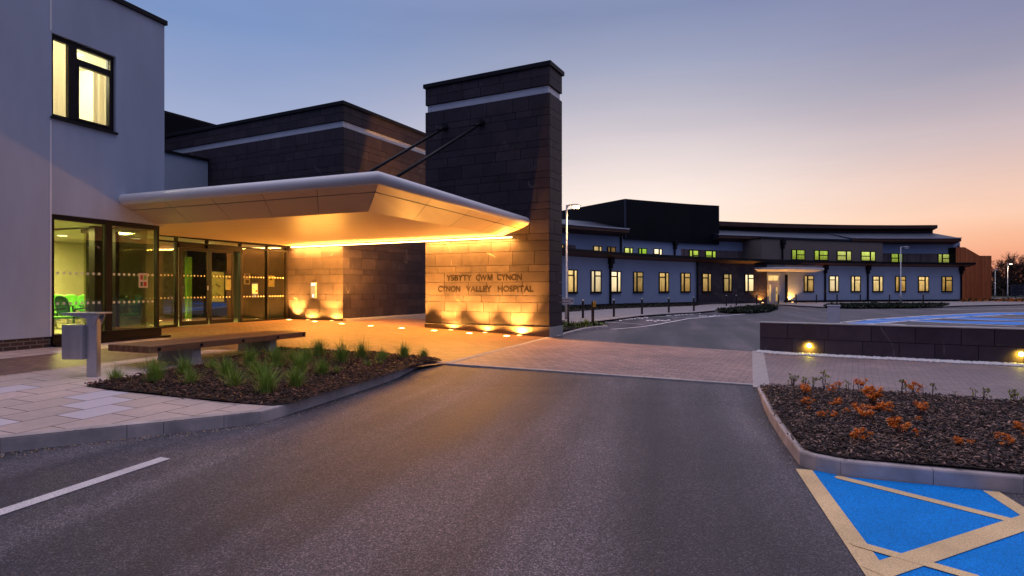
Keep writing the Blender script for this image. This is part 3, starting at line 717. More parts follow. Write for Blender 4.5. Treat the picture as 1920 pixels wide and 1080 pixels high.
lettering([('CYNON', 821.5, 863), ('VALLEY', 873.7, 921.7), ('HOSPITAL', 933.3, 999.8)], 1.495, 1.675, 'lower line of raised letters reading CYNON VALLEY HOSPITAL')

blk = thing('slate_building', 'dark slate clad block with pale metal band beside the entrance', 'building', (-18, 20, 0.4), TB)
slate_volume(blk, -27.0, -14.49, 15.36, 27.0, 0.44, 7.19, 7.41, 7.95, 'fr', 12, 8.08)
kb = MB(TB); kb.box(-14.44, -14.30, 15.3, 27.0, 0.2, 0.56, bev=0.01); kb.build('plinth', 'pale_plinth', blk)
rt = thing('rooftop_enclosure', 'black louvred plant enclosure rising behind the slate block', 'building', (-33.5, 22, 0.0), TB)
mb = MB(TB); mb.box(-37, -30.05, 10, 28, -0.2, 10.85); mb.build('core', 'dark_metal', rt)
mb = MB(TB)
for k in range(36): mb.box(-30.05, -30.0, 10, 28, 7.0+k*0.105, 7.0+k*0.105+0.07)
mb.build('louvre_panel', 'dark_cladding', rt)
lowb = thing('low_render_block', 'plain pale blue grey rendered block between white building and slate block', 'building', (-23.5, 12.5, 0.3), TB)
mb = MB(TB); mb.box(-26, -21.6, 7.5, 15.33, 3.72, 6.68); mb.build('wall', 'blue_box_render', lowb)
mb = MB(TB); mb.box(-26, -21.53, 7.4, 15.33, 6.682, 6.78); mb.build('coping', 'dark_metal', lowb)
mb = MB(TB); mb.box(-26, -21.7, 7.5, 15.3, 0.1, 3.718); mb.build('lower_wall', 'blue_box_render', lowb)

# ================================================================ WHITE RENDERED BUILDING
UF = -12.34                                     # facade plane
WE = 10.40                                      # end of the facade
wb = thing('white_building', 'two storey white rendered hospital building with lit corner window', 'building', (UF, 4.0, 0.45), TW)
def wall_grid(mb, u0, u1, ws, zs, holes):
    for i in range(len(ws)-1):
        for k in range(len(zs)-1):
            cw, cz = (ws[i]+ws[i+1])/2, (zs[k]+zs[k+1])/2
            if any(h[0] < cw < h[1] and h[2] < cz < h[3] for h in holes): continue
            mb.box(u0, u1, ws[i], ws[i+1], zs[k], zs[k+1])
mb = MB(TW)
wall_grid(mb, UF-0.3, UF, [-6, 7.91, 9.21, WE], [0.66, 3.07, 4.98, 6.63, 7.82], [(7.91, WE, 0.0, 3.07), (7.91, 9.21, 4.98, 6.63)])
mb.box(-22, UF-0.3, WE-0.3, WE, 3.1, 7.82)
mb.box(-22, -20.0, WE-0.3, WE, 0.3, 3.1)
mb.box(-22, UF-0.3, -6, -5.7, 0.3, 7.82)
mb.build('wall', 'white_render', wb)
mb = MB(TW); mb.box(-22, UF-0.3, -5.7, WE-0.3, 7.5, 7.8); mb.build('roof', 'roof_metal', wb)
mb = MB(TW); mb.box(-22, UF+0.05, -6, WE+0.05, 7.822, 7.93, bev=0.006); mb.build('coping', 'dark_metal', wb)
mb = MB(TW); mb.box(UF-0.28, UF-0.015, -6, 7.9, 0.2, 0.655); mb.build('brick_plinth', 'plinth_brick', wb)
mb = MB(TW); mb.box(UF-0.01, UF+0.006, 7.875, 7.905, 0.66, 4.9); mb.box(UF-0.01, UF+0.006, 7.875, 7.905, 6.66, 7.815); mb.build('movement_joint', 'facade_joint', wb)
# upper window
wi = MB(TW)
w0, w1, z0, z1 = 7.915, 9.205, 4.985, 6.625; wm = 8.345; zt_ = 6.27
fr = lambda a, b, c, d, uu=(UF-0.14, UF-0.06): wi.box(uu[0], uu[1], a, b, c, d)
fr(w0, w0+0.06, z0+0.07, z1-0.09); fr(w1-0.07, w1, z0+0.07, z1-0.09); fr(w0, w1, z1-0.09, z1); fr(w0, w1, z0, z0+0.07)
fr(wm-0.08, wm+0.08, z0+0.07, z1-0.09, (UF-0.14, UF-0.045)); fr(wm+0.08, w1-0.07, zt_-0.04, zt_+0.04, (UF-0.14, UF-0.05))
fr(wm+0.08, wm+0.12, z0+0.07, zt_-0.04, (UF-0.13, UF-0.04)); fr(w1-0.11, w1-0.07, z0+0.07, zt_-0.04, (UF-0.13, UF-0.04)); fr(wm+0.12, w1-0.11, zt_-0.09, zt_-0.04, (UF-0.13, UF-0.04)); fr(wm+0.12, w1-0.11, z0+0.07, z0+0.11, (UF-0.13, UF-0.04))
win = wi.build('window', 'frame_metal', wb)
mb = MB(TW); mb.box(UF-0.10, UF-0.095, w0+0.06, wm-0.08, z0+0.07, z1-0.09); mb.box(UF-0.10, UF-0.095, wm+0.08, w1-0.07, z0+0.07, z1-0.09); mb.build('pane', 'clear_glass', win)
mb = MB(TW); mb.box(UF-0.14, UF+0.05, w0-0.03, w1+0.03, z0-0.045, z0-0.002); mb.build('sill', 'frame_metal', win)
# room behind the upper window
mb = MB(TW)
mb.box(UF-4.2, UF-4.1, 5.2, WE-0.3, 4.3, 7.1); mb.box(UF-4.1, UF-0.3, 5.1, 5.2, 4.3, 7.1)
mb.box(UF-4.1, UF-0.31, WE-0.42, WE-0.32, 4.3, 7.1); mb.box(UF-4.1, UF-0.3, 5.2, WE-0.42, 4.2, 4.3)
mb.box(UF-2.6, UF-2.4, 8.9, 9.2, 4.3, 6.6)
mb.build('room_lining', 'room_white', wb)
mb = MB(TW); mb.box(UF-4.2, UF-0.3, 5.1, WE-0.3, 6.85, 6.95); mb.build('room_ceiling', 'room_ceiling', wb)
for bx_ in ((UF-2.3, UF-1.1, 8.1, 9.3), (UF-3.9, UF-3.0, 7.5, 9.9)):
    mb = MB(TW); mb.box(*bx_, 6.835, 6.848); mb.build('ceiling_light', 'ceiling_panel', wb)
def curtain(mb, u, wa, wb_, z0, z1, amp=0.035, pitch=0.11):
    rows = []; n = int((wb_-wa)/0.012)
    pts = [(u+amp*math.sin((wa+(wb_-wa)*i/n)/pitch*2*math.pi+0.7*math.sin(i*0.13)), wa+(wb_-wa)*i/n) for i in range(n+1)]
    for (ua, a), (ub, b) in zip(pts, pts[1:]):
        mb.quad([(ua, a, z0), (ub, b, z0), (ub, b, z1), (ua, a, z1)], smooth=True)
mb = MB(TW); curtain(mb, UF-0.42, 7.75, 8.5, 4.5, 6.66); curtain(mb, UF-0.45, 8.52, 8.72, 4.5, 6.4); curtain(mb, UF-0.5, 9.1, 9.5, 4.5, 6.4, 0.05, 0.16); mb.build('curtain', 'curtain', wb, recalc=False)
def frame_lamp(th, u, w, z): x, y = uw(th, u, w); return (x, y, z)
lamp('room_lamp', 'POINT', frame_lamp(TW, UF-1.7, 8.7, 6.6), 230, (1, .86, .62), size=0.25)
# shopfront glazing at the corner: part of the building
sh = MB(TW); a0, a1 = 7.915, 10.28
sh.box(UF-0.12, UF-0.015, a0, a1, 2.965, 3.062); sh.box(UF-0.12, UF+0.03, a0, a1+0.02, 0.50, 0.665); sh.box(UF-0.06, UF+0.07, a0, a1+0.1, 0.665, 0.70)
sh.box(UF-0.12, UF-0.015, a0, a0+0.05, 0.70, 2.965); sh.box(UF-0.12, UF-0.01, 9.00, 9.14, 0.70, 2.965); sh.box(UF-0.12, UF-0.02, a1-0.06, a1, 0.70, 2.965)
sh.box(-14.84, UF-0.12, a1-0.1, a1, 2.965, 3.062); sh.box(-14.84, UF-0.12, a1-0.1, a1, 0.50, 0.665); sh.box(-13.75, -13.65, a1-0.1, a1, 0.665, 2.965)
sh.box(UF-0.12, UF+0.11, a0, a1+0.2, 0.46, 0.498)
shop = sh.build('shopfront', 'frame_metal', wb)
mb = MB(TW); mb.box(UF-0.075, UF-0.065, a0+0.05, 9.0, 0.70, 2.965); mb.build('pane', 'clear_glass', shop)
mb = MB(TW); mb.box(UF-0.075, UF-0.065, 9.14, a1-0.06, 0.70, 2.965); mb.build('pane', 'clear_glass', shop)
mb = MB(TW); mb.box(-14.8, UF-0.12, a1-0.055, a1-0.045, 0.665, 2.965); mb.build('pane', 'clear_glass', shop)
def dots(mb, fixed, axis, a0, a1, zs, r=0.026, pitch=0.115, bite=0):
    n = int((a1-a0)/pitch)
    for z in zs:
        for k in range(n):
            c = a0+(k+0.5)*(a1-a0)/n; P = []
            for q in range(10):
                an = q*2*math.pi/10; P.append((c+r*math.cos(an), z+r*math.sin(an)))
            mb.quad([((fixed, p, zz) if axis == 'w' else (p, fixed, zz)) for p, zz in P])
mb = MB(TW); dots(mb, UF-0.060, 'w', 8.0, 8.95, (2.0-0.09, 1.30), 0.03); dots(mb, UF-0.060, 'w', 9.16, 10.2, (1.91, 1.30), 0.03)
dots(mb, a1-0.04, 'u', -14.7, -12.5, (1.91, 1.30), 0.03); mb.build('dot_marking', 'dot_white', shop)
# interior of waiting room and lobby
mb = MB(TW); mb.box(-19.9, UF-0.12, 3.0, 10.2, 0.40, 0.496); mb.box(-19.9, -14.92, 10.2, 17.5, 0.40, 0.496); mb.build('floor_finish', 'room_floor', wb)
mb = MB(TW)
mb.box(-20.0, -19.9, 3.0, 14.4, 0.5, 3.1); mb.box(-19.9, UF-0.3, 2.9, 3.0, 0.5, 3.1)
mb.build('room_lining', 'room_wall', wb)
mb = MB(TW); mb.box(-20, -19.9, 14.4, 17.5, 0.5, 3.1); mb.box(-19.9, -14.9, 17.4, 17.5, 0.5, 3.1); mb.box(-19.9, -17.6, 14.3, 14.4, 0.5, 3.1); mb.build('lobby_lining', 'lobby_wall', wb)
for bx_ in ((-18.0, -17.85, 12.49, 12.9), (-14.3, -14.1, 10.0, 10.22), (-17.4, -17.1, 13.7, 14.0)):
    mb = MB(TW); mb.box(*bx_, 0.5, 3.1); mb.build('column', 'frame_metal', wb)
mb = MB(TW); mb.box(-20, UF-0.3, 2.9, 10.1, 3.1, 3.2); mb.box(-20, -14.9, 10.1, 17.5, 3.1, 3.2); mb.build('room_ceiling', 'room_ceiling', wb)
mb = MB(TW); mb.box(-20, -14.9, 10.41, 17.5, 3.3, 3.6); mb.build('lobby_roof', 'roof_metal', wb)
for u, w in ((-13.4, 7.6), (-15.0, 7.6), (-13.4, 9.4), (-15.0, 9.4), (-16.4, 7.6), (-17.5, 11.5), (-17.5, 13.5), (-17.5, 15.8), (-13.4, 5.4)):
    mb = MB(TW); mb.lathe((u, w, 3.083), [(0.11, 0), (0.11, 0.016)], 14); mb.build('downlight', 'downlight', wb)
for u, w, e in ((-13.9, 7.2, 70), (-15.0, 9.3, 210), (-17.8, 11.4, 300), (-15.4, 11.75, 230), (-15.5, 14.6, 40)):
    lamp('room_lamp', 'AREA', frame_lamp(TW, u, w, 3.06), e, (1.0, 0.87, 0.28), sx=0.7, sy=0.7)
for bx_ in ((-17.5, -17.4, 15.55, 15.75, 0.5, 2.7), (-18.05, -17.95, 13.3, 13.55, 0.5, 2.3)):
    mb = MB(TW); mb.box(*bx_); mb.build('green_panel', 'panel_green', wb)
# green wall posters etc
mb = MB(TW); mb.box(-18.9, -18.2, 13.0, 14.0, 0.5, 1.22); mb.box(-19.0, -18.1, 12.95, 14.05, 1.22, 1.26); desk = mb.build('reception_desk', 'room_wall', None); tag(desk, 'beige reception desk seen through the corner window', 'desk')
mb = MB(TW); mb.box(-18.42, -18.38, 13.2, 13.56, 1.34, 1.62); mb.box(-18.42, -18.38, 13.35, 13.41, 1.27, 1.34); mb.box(-18.5, -18.3, 13.28, 13.48, 1.261, 1.272); mon = mb.build('monitor', 'screen_blue'); tag(mon, 'pale blue screen standing on the reception desk', 'monitor')

# ================================================================ GLAZED ENTRANCE
UD = -14.845
ge = thing('glazed_entrance', 'dark framed glass entrance screen with sliding doors under the canopy', 'entrance', (UD, 14.0, 0.48), TW)
mb = MB(TW)
ms = [10.38, 12.89, 13.98, 15.31, 16.52, 17.52]
for w in (10.38, 12.89, 16.52): mb.box(UD-0.06, UD+0.05, w-0.03, w+0.03, 0.50, 2.93)
mb.box(UD-0.06, UD+0.05, 17.46, 17.52, 0.5, 3.08); mb.box(UD-0.06, UD+0.06, 15.28, 15.36, 0.5, 2.93)
mb.box(UD-0.06, UD+0.05, 10.35, 17.46, 2.93, 2.975); mb.box(UD-0.06, UD+0.05, 10.35, 17.46, 3.08, 3.16)
mb.box(UD-0.06, UD+0.05, 10.35, 12.86, 0.47, 0.56); mb.box(UD-0.06, UD+0.05, 15.36, 17.46, 0.47, 0.54)
for w in (12.89, 13.98, 15.31, 16.52): mb.box(UD-0.06, UD+0.05, w-0.025, w+0.025, 2.975, 3.08)
mb.build('frame', 'frame_metal', ge)
mb = MB(TW); mb.box(UD-0.10, UD+0.09, 12.93, 15.27, 2.80, 2.928); mb.build('door_header', 'frame_metal', ge)
mb = MB(TW); mb.box(UD+0.09, UD+0.17, 13.85, 14.10, 2.83, 2.92); mb.build('sensor', 'dark_metal', ge)
for a, b in ((10.42, 12.86), (15.37, 16.49), (16.55, 17.45)):
    mb = MB(TW); mb.box(UD-0.008, UD+0.002, a, b, 0.55, 2.93); pn = mb.build('pane', 'door_glass', ge)
    mb = MB(TW); dots(mb, UD+0.006, 'w', a+0.05, b-0.05, (1.98, 1.33)); mb.build('dot_marking', 'dot_white', pn)
mb = MB(TW); mb.box(UD-0.008, UD+0.002, 10.42, 17.45, 2.977, 3.078); mb.build('top_pane', 'door_glass', ge)
for a, b in ((12.95, 13.97), (14.02, 14.95)):
    d = MB(TW)
    d.box(UD+0.055, UD+0.085, a, a+0.07, 0.51, 2.795); d.box(UD+0.055, UD+0.085, b-0.07, b, 0.51, 2.795); d.box(UD+0.055, UD+0.085, a+0.07, b-0.07, 0.51, 0.63); d.box(UD+0.055, UD+0.085, a+0.07, b-0.07, 2.72, 2.795)
    dr = d.build('sliding_door', 'frame_metal', ge)
    mb = MB(TW); mb.box(UD+0.066, UD+0.074, a+0.07, b-0.07, 0.63, 2.72); mb.build('pane', 'door_glass', dr)
    mb = MB(TW); dots(mb, UD+0.078, 'w', a+0.09, b-0.09, (1.98, 1.33)); mb.build('dot_marking', 'dot_white', dr)
mb = MB(TW); mb.box(UD+0.086, UD+0.10, 13.915, 13.945, 1.55, 1.68); mb.build('handle', 'steel', ge)
# posters and notices
def notice(w0, w1, z0, z1, mat, label, art, u=UD-0.10, name='poster'):
    t = thing(name, label, 'poster' if name == 'poster' else 'notice', (u, (w0+w1)/2, z0), TW)
    mb = MB(TW); mb.box(u-0.01, u, w0, w1, z0, z1); mb.build('sheet', mat, t)
    by = {}
    for m, P in art: by.setdefault(m, []).append(P)
    for m, Ps in by.items():
        mb = MB(TW)
        for P in Ps: mb.quad([(u+0.004, lerp(w0, w1, a), lerp(z0, z1, b)) for a, b in P])
        mb.build('print', m, t)
    return t
R4 = lambda a, b, c, d: [(a, c), (b, c), (b, d), (a, d)]
def sweepart(cx, cy):
    out = []
    for k in range(5):
        a = 0.5+k*0.45
        out.append(('ink_dark', [(cx+0.05*k-0.10, cy+0.05-0.02*k), (cx+0.05*k+0.06, cy+0.02-0.022*k), (cx+0.05*k+0.10, cy-0.03+0.006*k), (cx+0.05*k-0.02, cy+0.01-0.018*k)]))
    return out
art = sweepart(0.45, 0.85)+sweepart(0.45, 0.55)+sweepart(0.45, 0.25)
for z in (0.82, 0.80, 0.52, 0.50, 0.22, 0.20): art.append(('ink_dark', R4(0.05, 0.2, z, z+0.01)))
notice(15.53, 16.13, 1.14, 2.18, 'poster_paper', 'tall pale green poster with three dark swooping motifs behind the sliding door', art, u=UD-1.5)
notice(14.80, 15.12, 1.56, 2.02, 'poster_paper', 'pale green notice with a dark heading beside the tall poster', [('ink_dark', R4(0.2, 0.75, 0.72, 0.86)), ('ink_dark', R4(0.6, 0.9, 0.08, 0.14))], name='notice')
notice(15.60, 15.86, 1.74, 2.10, 'paper_white', 'framed notice with purple figure on the right hand glass', [('ink_purple', [(0.15, 0.95), (0.85, 0.95), (0.65, 0.6), (0.35, 0.6)]), ('ink_dark', R4(0.2, 0.8, 0.1, 0.42))], name='notice')
notice(15.84, 16.08, 1.43, 1.75, 'paper_white', 'white notice with red panel on the right hand glass', [('ink_red', R4(0.6, 0.9, 0.12, 0.38)), ('ink_dark', R4(0.15, 0.4, 0.5, 0.55)), ('ink_dark', R4(0.15, 0.6, 0.8, 0.85))], u=UD+0.012, name='notice')
notice(16.60, 17.02, 1.66, 2.06, 'poster_paper', 'yellowish notice with a red mark near the slate corner', [('ink_red', [(0.1, 0.35), (0.25, 0.2), (0.32, 0.5), (0.22, 0.72)]), ('ink_dark', R4(0.4, 0.7, 0.6, 0.75)), ('paper_white', R4(0.4, 0.75, 0.2, 0.42))], name='notice')
notice(9.80, 10.02, 1.62, 1.95, 'paper_white', 'small colour notice on the corner shopfront glass', [('ink_red', R4(0.15, 0.4, 0.55, 0.85)), ('panel_green', R4(0.5, 0.85, 0.55, 0.85)), ('ink_red', R4(0.5, 0.85, 0.1, 0.4)), ('ink_dark', R4(0.15, 0.4, 0.1, 0.4))], u=UF-0.058, name='notice')
notice(11.4, 12.3, 0.95, 2.4, 'room_wall', 'pale directory board with ruled lines inside the lobby', [('ink_dark', R4(0.1, 0.9, 0.08+0.09*k, 0.095+0.09*k)) for k in range(10)], u=UD-1.6, name='notice')

# ================================================================ CANOPY
def line_x(p, d, q, e):            # intersection of p+t d and q+s e
    den = d[0]*e[1]-d[1]*e[0]; t = ((q[0]-p[0])*e[1]-(q[1]-p[1])*e[0])/den
    return (p[0]+d[0]*t, p[1]+d[1]*t)
uC, wC = (math.cos(TC), -math.sin(TC)), (math.sin(TC), math.cos(TC))
wW = (math.sin(TW), math.cos(TW)); uB = (math.cos(TB), -math.sin(TB))
facP, pilP = uw(TW, UF-0.02, 10), uw(TB, -7, 15.40)
UCc, WCc = -6.05, 8.57
doorP = uw(TW, UD+0.02, 14)
def rail(s):                        # polyline of the canopy edge inset by s: facade, corner, pillar face
    c = uw(TC, UCc-s, WCc+s); return (line_x(c, uC, facP, wW), c, line_x(c, wC, pilP, uB))
cn = thing('entrance_canopy', 'white entrance canopy with rounded edge glowing underneath', 'canopy', (-10, 11, 3.0), TC)
def wpt(x, y, z): return (*to_uw(TC, x, y), z)
def zslope(s, k): return 0.0
prof = [(0.16, 3.672), (0.09, 3.668), (0.04, 3.645), (0.008, 3.60), (-0.004, 3.55), (0.004, 3.505), (0.025, 3.465), (0.055, 3.44), (0.075, 3.432)]
mb = MB(TC)
rows = [[], [], []]
for s, z in prof:
    for k, p in enumerate(rail(s)): rows[k].append(wpt(*p, z))
mb.sweep(rows, smooth=True, closed=False)
mb.build('edge_nose', 'canopy_metal', cn, recalc=False)
mb = MB(TC)                         # sloping panels
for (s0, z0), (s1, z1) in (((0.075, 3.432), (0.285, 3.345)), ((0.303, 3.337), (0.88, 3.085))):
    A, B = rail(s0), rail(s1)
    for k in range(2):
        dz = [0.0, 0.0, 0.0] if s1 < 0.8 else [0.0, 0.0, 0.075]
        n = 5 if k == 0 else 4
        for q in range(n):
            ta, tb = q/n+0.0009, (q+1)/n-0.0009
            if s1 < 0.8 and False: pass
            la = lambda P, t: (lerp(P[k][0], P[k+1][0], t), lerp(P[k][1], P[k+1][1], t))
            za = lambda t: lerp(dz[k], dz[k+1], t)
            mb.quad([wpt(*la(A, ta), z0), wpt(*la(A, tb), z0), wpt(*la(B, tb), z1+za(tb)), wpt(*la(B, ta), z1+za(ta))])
mb.build('slope_panel', 'canopy_soffit_lit', cn, recalc=False)
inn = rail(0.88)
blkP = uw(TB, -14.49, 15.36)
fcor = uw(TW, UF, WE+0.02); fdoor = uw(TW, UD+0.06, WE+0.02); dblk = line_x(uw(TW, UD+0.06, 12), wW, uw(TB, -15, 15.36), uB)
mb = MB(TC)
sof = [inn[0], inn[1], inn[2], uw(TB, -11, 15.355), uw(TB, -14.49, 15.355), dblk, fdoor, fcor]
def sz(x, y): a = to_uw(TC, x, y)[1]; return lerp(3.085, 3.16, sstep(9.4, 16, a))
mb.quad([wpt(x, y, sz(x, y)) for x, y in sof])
mb.build('soffit', 'canopy_soffit_lit', cn, recalc=False)
mb = MB(TC)                         # shadow joints of soffit
for f in (0.25, 0.5, 0.75):
    a = (lerp(inn[1][0], inn[2][0], f), lerp(inn[1][1], inn[2][1], f)); b = line_x(a, uC, doorP, wW)
    au, bu = to_uw(TC, *a), to_uw(TC, *b)
    mb.quad([(au[0], au[1]-.004, sz(*a)-.003), (bu[0], bu[1]-.004, sz(*b)-.003), (bu[0], bu[1]+.004, sz(*b)-.003), (au[0], au[1]+.004, sz(*a)-.003)])
mb.build('panel_joint', 'canopy_joint', cn, recalc=False)
mb = MB(TC)
r0 = rail(0.16); topp = [r0[0], r0[1], r0[2], uw(TB, -11, 15.355), uw(TB, -14.49, 15.355), dblk, fdoor, fcor]
mb.quad([wpt(x, y, 3.672) for x, y in topp]); mb.build('top_sheet', 'roof_metal', cn, recalc=False)
for u_, z_ in ((-8.96, 6.58), (-10.27, 6.61)):
    mb = MB(TB); yb = 10.25
    a = (u_, 15.34, z_); b = (u_, yb, z_-0.568*(15.34-yb))
    # build in the canopy's own frame
    def cv(p): x, y = uw(TB, p[0], p[1]); return (*to_uw(TC, x, y), p[2])
    m2 = MB(TC); m2.tube([cv(a), cv(b)], 0.04, 12); rod = m2.build('tie_rod', 'dark_metal', cn)
    m3 = MB(TC); m3.tube([cv((u_, 15.36, z_+0.02)), cv((u_, 15.30, z_+0.02))], 0.11, 14); m3.tube([cv((u_, 15.34, z_+0.02)), cv((u_, 15.0, z_-0.17))], 0.055, 10); m3.build('bracket', 'dark_metal', rod)
    mb.bm.free()
mb = MB(TC); x, y = at(421, 20.0); cu_ = to_uw(TC, x, y); mb.box(cu_[0]-0.2, cu_[0]+0.2, cu_[1]-0.13, cu_[1]+0.13, 2.97, 3.13, bev=0.01); mb.box(cu_[0]-0.2, cu_[0]-0.13, cu_[1]-0.16, cu_[1]-0.13, 2.99, 3.05)
o = mb.build('soffit_sensor', 'canopy_metal'); tag(o, 'small white box fixed under the canopy above the doors', 'sensor')
# intercom
ic = thing('intercom_panel', 'steel door entry panel with lit buttons on the slate wall', 'intercom', (-15.83, 15.345, 1.26), TB)
mb = MB(TB); mb.box(-15.95, -15.71, 15.30, 15.358, 1.26, 1.82, bev=0.008); mb.build('plate', 'galv_steel', ic)
mb = MB(TB); mb.box(-15.925, -15.85, 15.294, 15.302, 1.70, 1.79); mb.box(-15.80, -15.73, 15.294, 15.302, 1.70, 1.79); mb.box(-15.87, -15.79, 15.294, 15.302, 1.29, 1.40); mb.build('lit_panel', 'led_white', ic)
for k in range(6):
    for uu in (-15.92, -15.81):
        mb = MB(TB); mb.box(uu, uu+0.075, 15.294, 15.302, 1.44+k*0.04, 1.46+k*0.04); mb.build('button', 'button_lit', ic)

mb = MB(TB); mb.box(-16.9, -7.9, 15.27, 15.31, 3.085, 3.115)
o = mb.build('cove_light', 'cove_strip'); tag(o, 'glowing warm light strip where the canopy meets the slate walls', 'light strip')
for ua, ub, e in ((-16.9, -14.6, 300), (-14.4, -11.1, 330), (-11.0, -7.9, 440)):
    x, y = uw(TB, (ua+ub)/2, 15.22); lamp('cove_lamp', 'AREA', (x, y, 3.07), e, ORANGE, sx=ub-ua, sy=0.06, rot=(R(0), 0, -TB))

# loose grit and leaf litter washed against the kerbs
def grit(name, line, n, label, seed, inset):
    rnd = random.Random(seed); mb = MB(); P = resample([p[:2] for p in line], 0.2)
    for k in range(n):
        i = rnd.randrange(len(P)-1); p = P[i].lerp(P[i+1], rnd.random()); t = (P[i+1]-P[i]).normalized(); q = p-Vector((-t.y, t.x))*(0.015+abs(rnd.gauss(0, inset))); r = rnd.uniform(0.004, 0.013)
        z = RD(q.x, q.y)+0.002; a = rnd.uniform(0, 3.1); dx, dy = r*math.cos(a), r*math.sin(a)
        mb.quad([(q.x-dx, q.y-dy, z), (q.x+dy*.6, q.y-dx*.6, z+r*.3), (q.x+dx, q.y+dy, z+r*.5), (q.x-dy*.6, q.y+dx*.6, z+r*.6)], mi=rnd.choice((0, 0, 1, 2)))
    o = mb.build(name, ['strip_stone', 'grass_straw', 'twig'], recalc=False); tag(o, label, 'grit', kind='stuff')
grit('kerb_grit', KL, 420, 'pale grit and leaf scraps along the left kerb', 41, 0.10)
grit('kerb_grit', KL2, 260, 'pale grit and leaf scraps along the bed kerb', 42, 0.08)
grit('kerb_grit', KR, 160, 'grit along the kerb of the shrub bed', 43, 0.06)

# ================================================================ GROUND LIGHTS
up_i = [0]
def uplight(name, u, w, label, group, energy, r=0.085, lens='uplight_lens', spot=160, color=ORANGE, th=TB, tilt=0.0, size=0.04):
    x, y = uw(th, u, w); z = G(x, y)
    t = thing(name, label, 'ground light', (u, w, z), th, group)
    mb = MB(th); mb.lathe((u, w, z), [(r*0.78, 0.004), (r*0.8, 0.014), (r*1.12, 0.014), (r*1.16, 0.0)], 20); mb.build('ring', 'steel', t)
    mb = MB(th); mb.lathe((u, w, z), [(r*0.78, 0.005), (r*0.78, 0.012), (r*0.5, 0.016), (0.004, 0.017)], 20); mb.build('lens', lens, t)
    l = lamp('bulb', 'SPOT', (0, 0, 0.06), energy, color, parent=t, size=size, spot=R(spot+12 if name == 'wall_uplight' else spot), blend=0.25 if name == 'wall_uplight' else 0.7, rot=(math.pi+tilt, 0, 0))
    return t
px_u = lambda px, w: (((px-960)/F_)*(.8886*w)-.4586*w)/(.8886+.4586*((px-960)/F_))
# three wash lights close against the pillar foot
for px, lb, e in ((846, 'bright uplight at the pillar foot nearest the entrance doors', 150), (910, 'bright uplight at the middle of the pillar foot', 150), (975, 'bright uplight at the pillar foot nearest the roadway', 330)):
    uplight('wall_uplight', px_u(px, 15.22), 15.19, lb, 'uplights washing the slate walls', e, 0.09)
for px, lb, e in ((577, 'uplight at the slate block foot below the intercom', 220), (622, 'uplight at the corner of the slate block', 260)):
    uplight('wall_uplight', px_u(px, 15.2), 15.20, lb, 'uplights washing the slate walls', e, 0.08)
names = ['first marker light of the row, beside the glass entrance', 'second marker light of the row, in front of the intercom', 'third marker light of the row, by the slate block corner', 'fourth marker light of the row, in the gap before the pillar',
         'fifth marker light of the row, just left of the pillar', 'sixth marker light of the row, before the middle of the pillar', 'seventh marker light of the row, between the right two wall uplights', 'last marker light of the row, nearest the roadway']
for (px, py), lb in zip(((542, 600), (590, 603.5), (641, 607.5), (695, 611.5), (753, 616), (814, 620.5), (880, 625.5), (950, 630.5)), names):
    x, y = ground_at(px, py); u, w = to_uw(TB, x, y)
    uplight('marker_light', u, w, lb, 'marker lights set in the plaza paving', 1750, 0.115, 'marker_lens', spot=86, tilt=-0.56)

# ================================================================ LITTER BIN
bx, by = ground_at(176, 707); bu, bw = to_uw(TW, bx, by); bz = G(bx, by)
bn = thing('litter_bin', 'brushed steel litter bin post with angled ash tray beside the bench', 'bin', (bu, bw, bz), TW)
mb = MB(TW)
ux = lambda px: ((px-960)/F_)
def ub(dx): return bu+dx
# the bin faces the road: local axis g runs along the picture from tray to post
gx, gw = math.cos(TW), math.sin(TW)         # camera right expressed in this frame
def bp(a, b): return (bu+a*math.cos(TW)-b*math.sin(TW), bw+a*math.sin(TW)+b*math.cos(TW))
mb.prism([bp(-0.078, -0.05), bp(0.074, -0.05), bp(0.074, 0.05), bp(-0.078, 0.05)], bz, bz+0.86, bev=0.012)
post = mb.build('post', 'steel', bn)
mb = MB(TW)
P = [bp(-0.39+0.0, -0.11), bp(-0.10, -0.13), bp(-0.075, -0.11), bp(-0.075, 0.13), bp(-0.10, 0.15), bp(-0.37, 0.15), bp(-0.395, 0.12)]
mb.prism(P, bz+0.27, bz+0.77, bev=0.006); mb.build('bin_box', 'steel', bn)
mb = MB(TW)
prof = [(-0.40, 0.925), (0.11, 0.915), (0.12, 0.90), (0.085, 0.82), (0.06, 0.77), (0.03, 0.76), (-0.01, 0.79), (-0.06, 0.85), (-0.15, 0.885), (-0.39, 0.905)]
for yb in (-0.075, 0.05): mb.sweep([[(*bp(a, yb), bz+z) for a, z in prof], [(*bp(a, yb+0.025), bz+z) for a, z in prof]])
mb.build('bracket', 'steel', bn)
mb = MB(TW)
mb.prism([bp(-0.41, -0.10), bp(0.10, -0.10), bp(0.12, 0.22), bp(-0.36, 0.22)], bz+0.927, bz+0.945); mb.build('ash_tray', 'galv_steel', bn)
mb = MB(TW)
for z in (0.42, 0.72): 
    p = bp(0.03, -0.052); q = bp(0.03, -0.062); mb.tube([(*p, bz+z), (*q, bz+z)], 0.014, 10)
mb.build('bolt', 'steel', post)

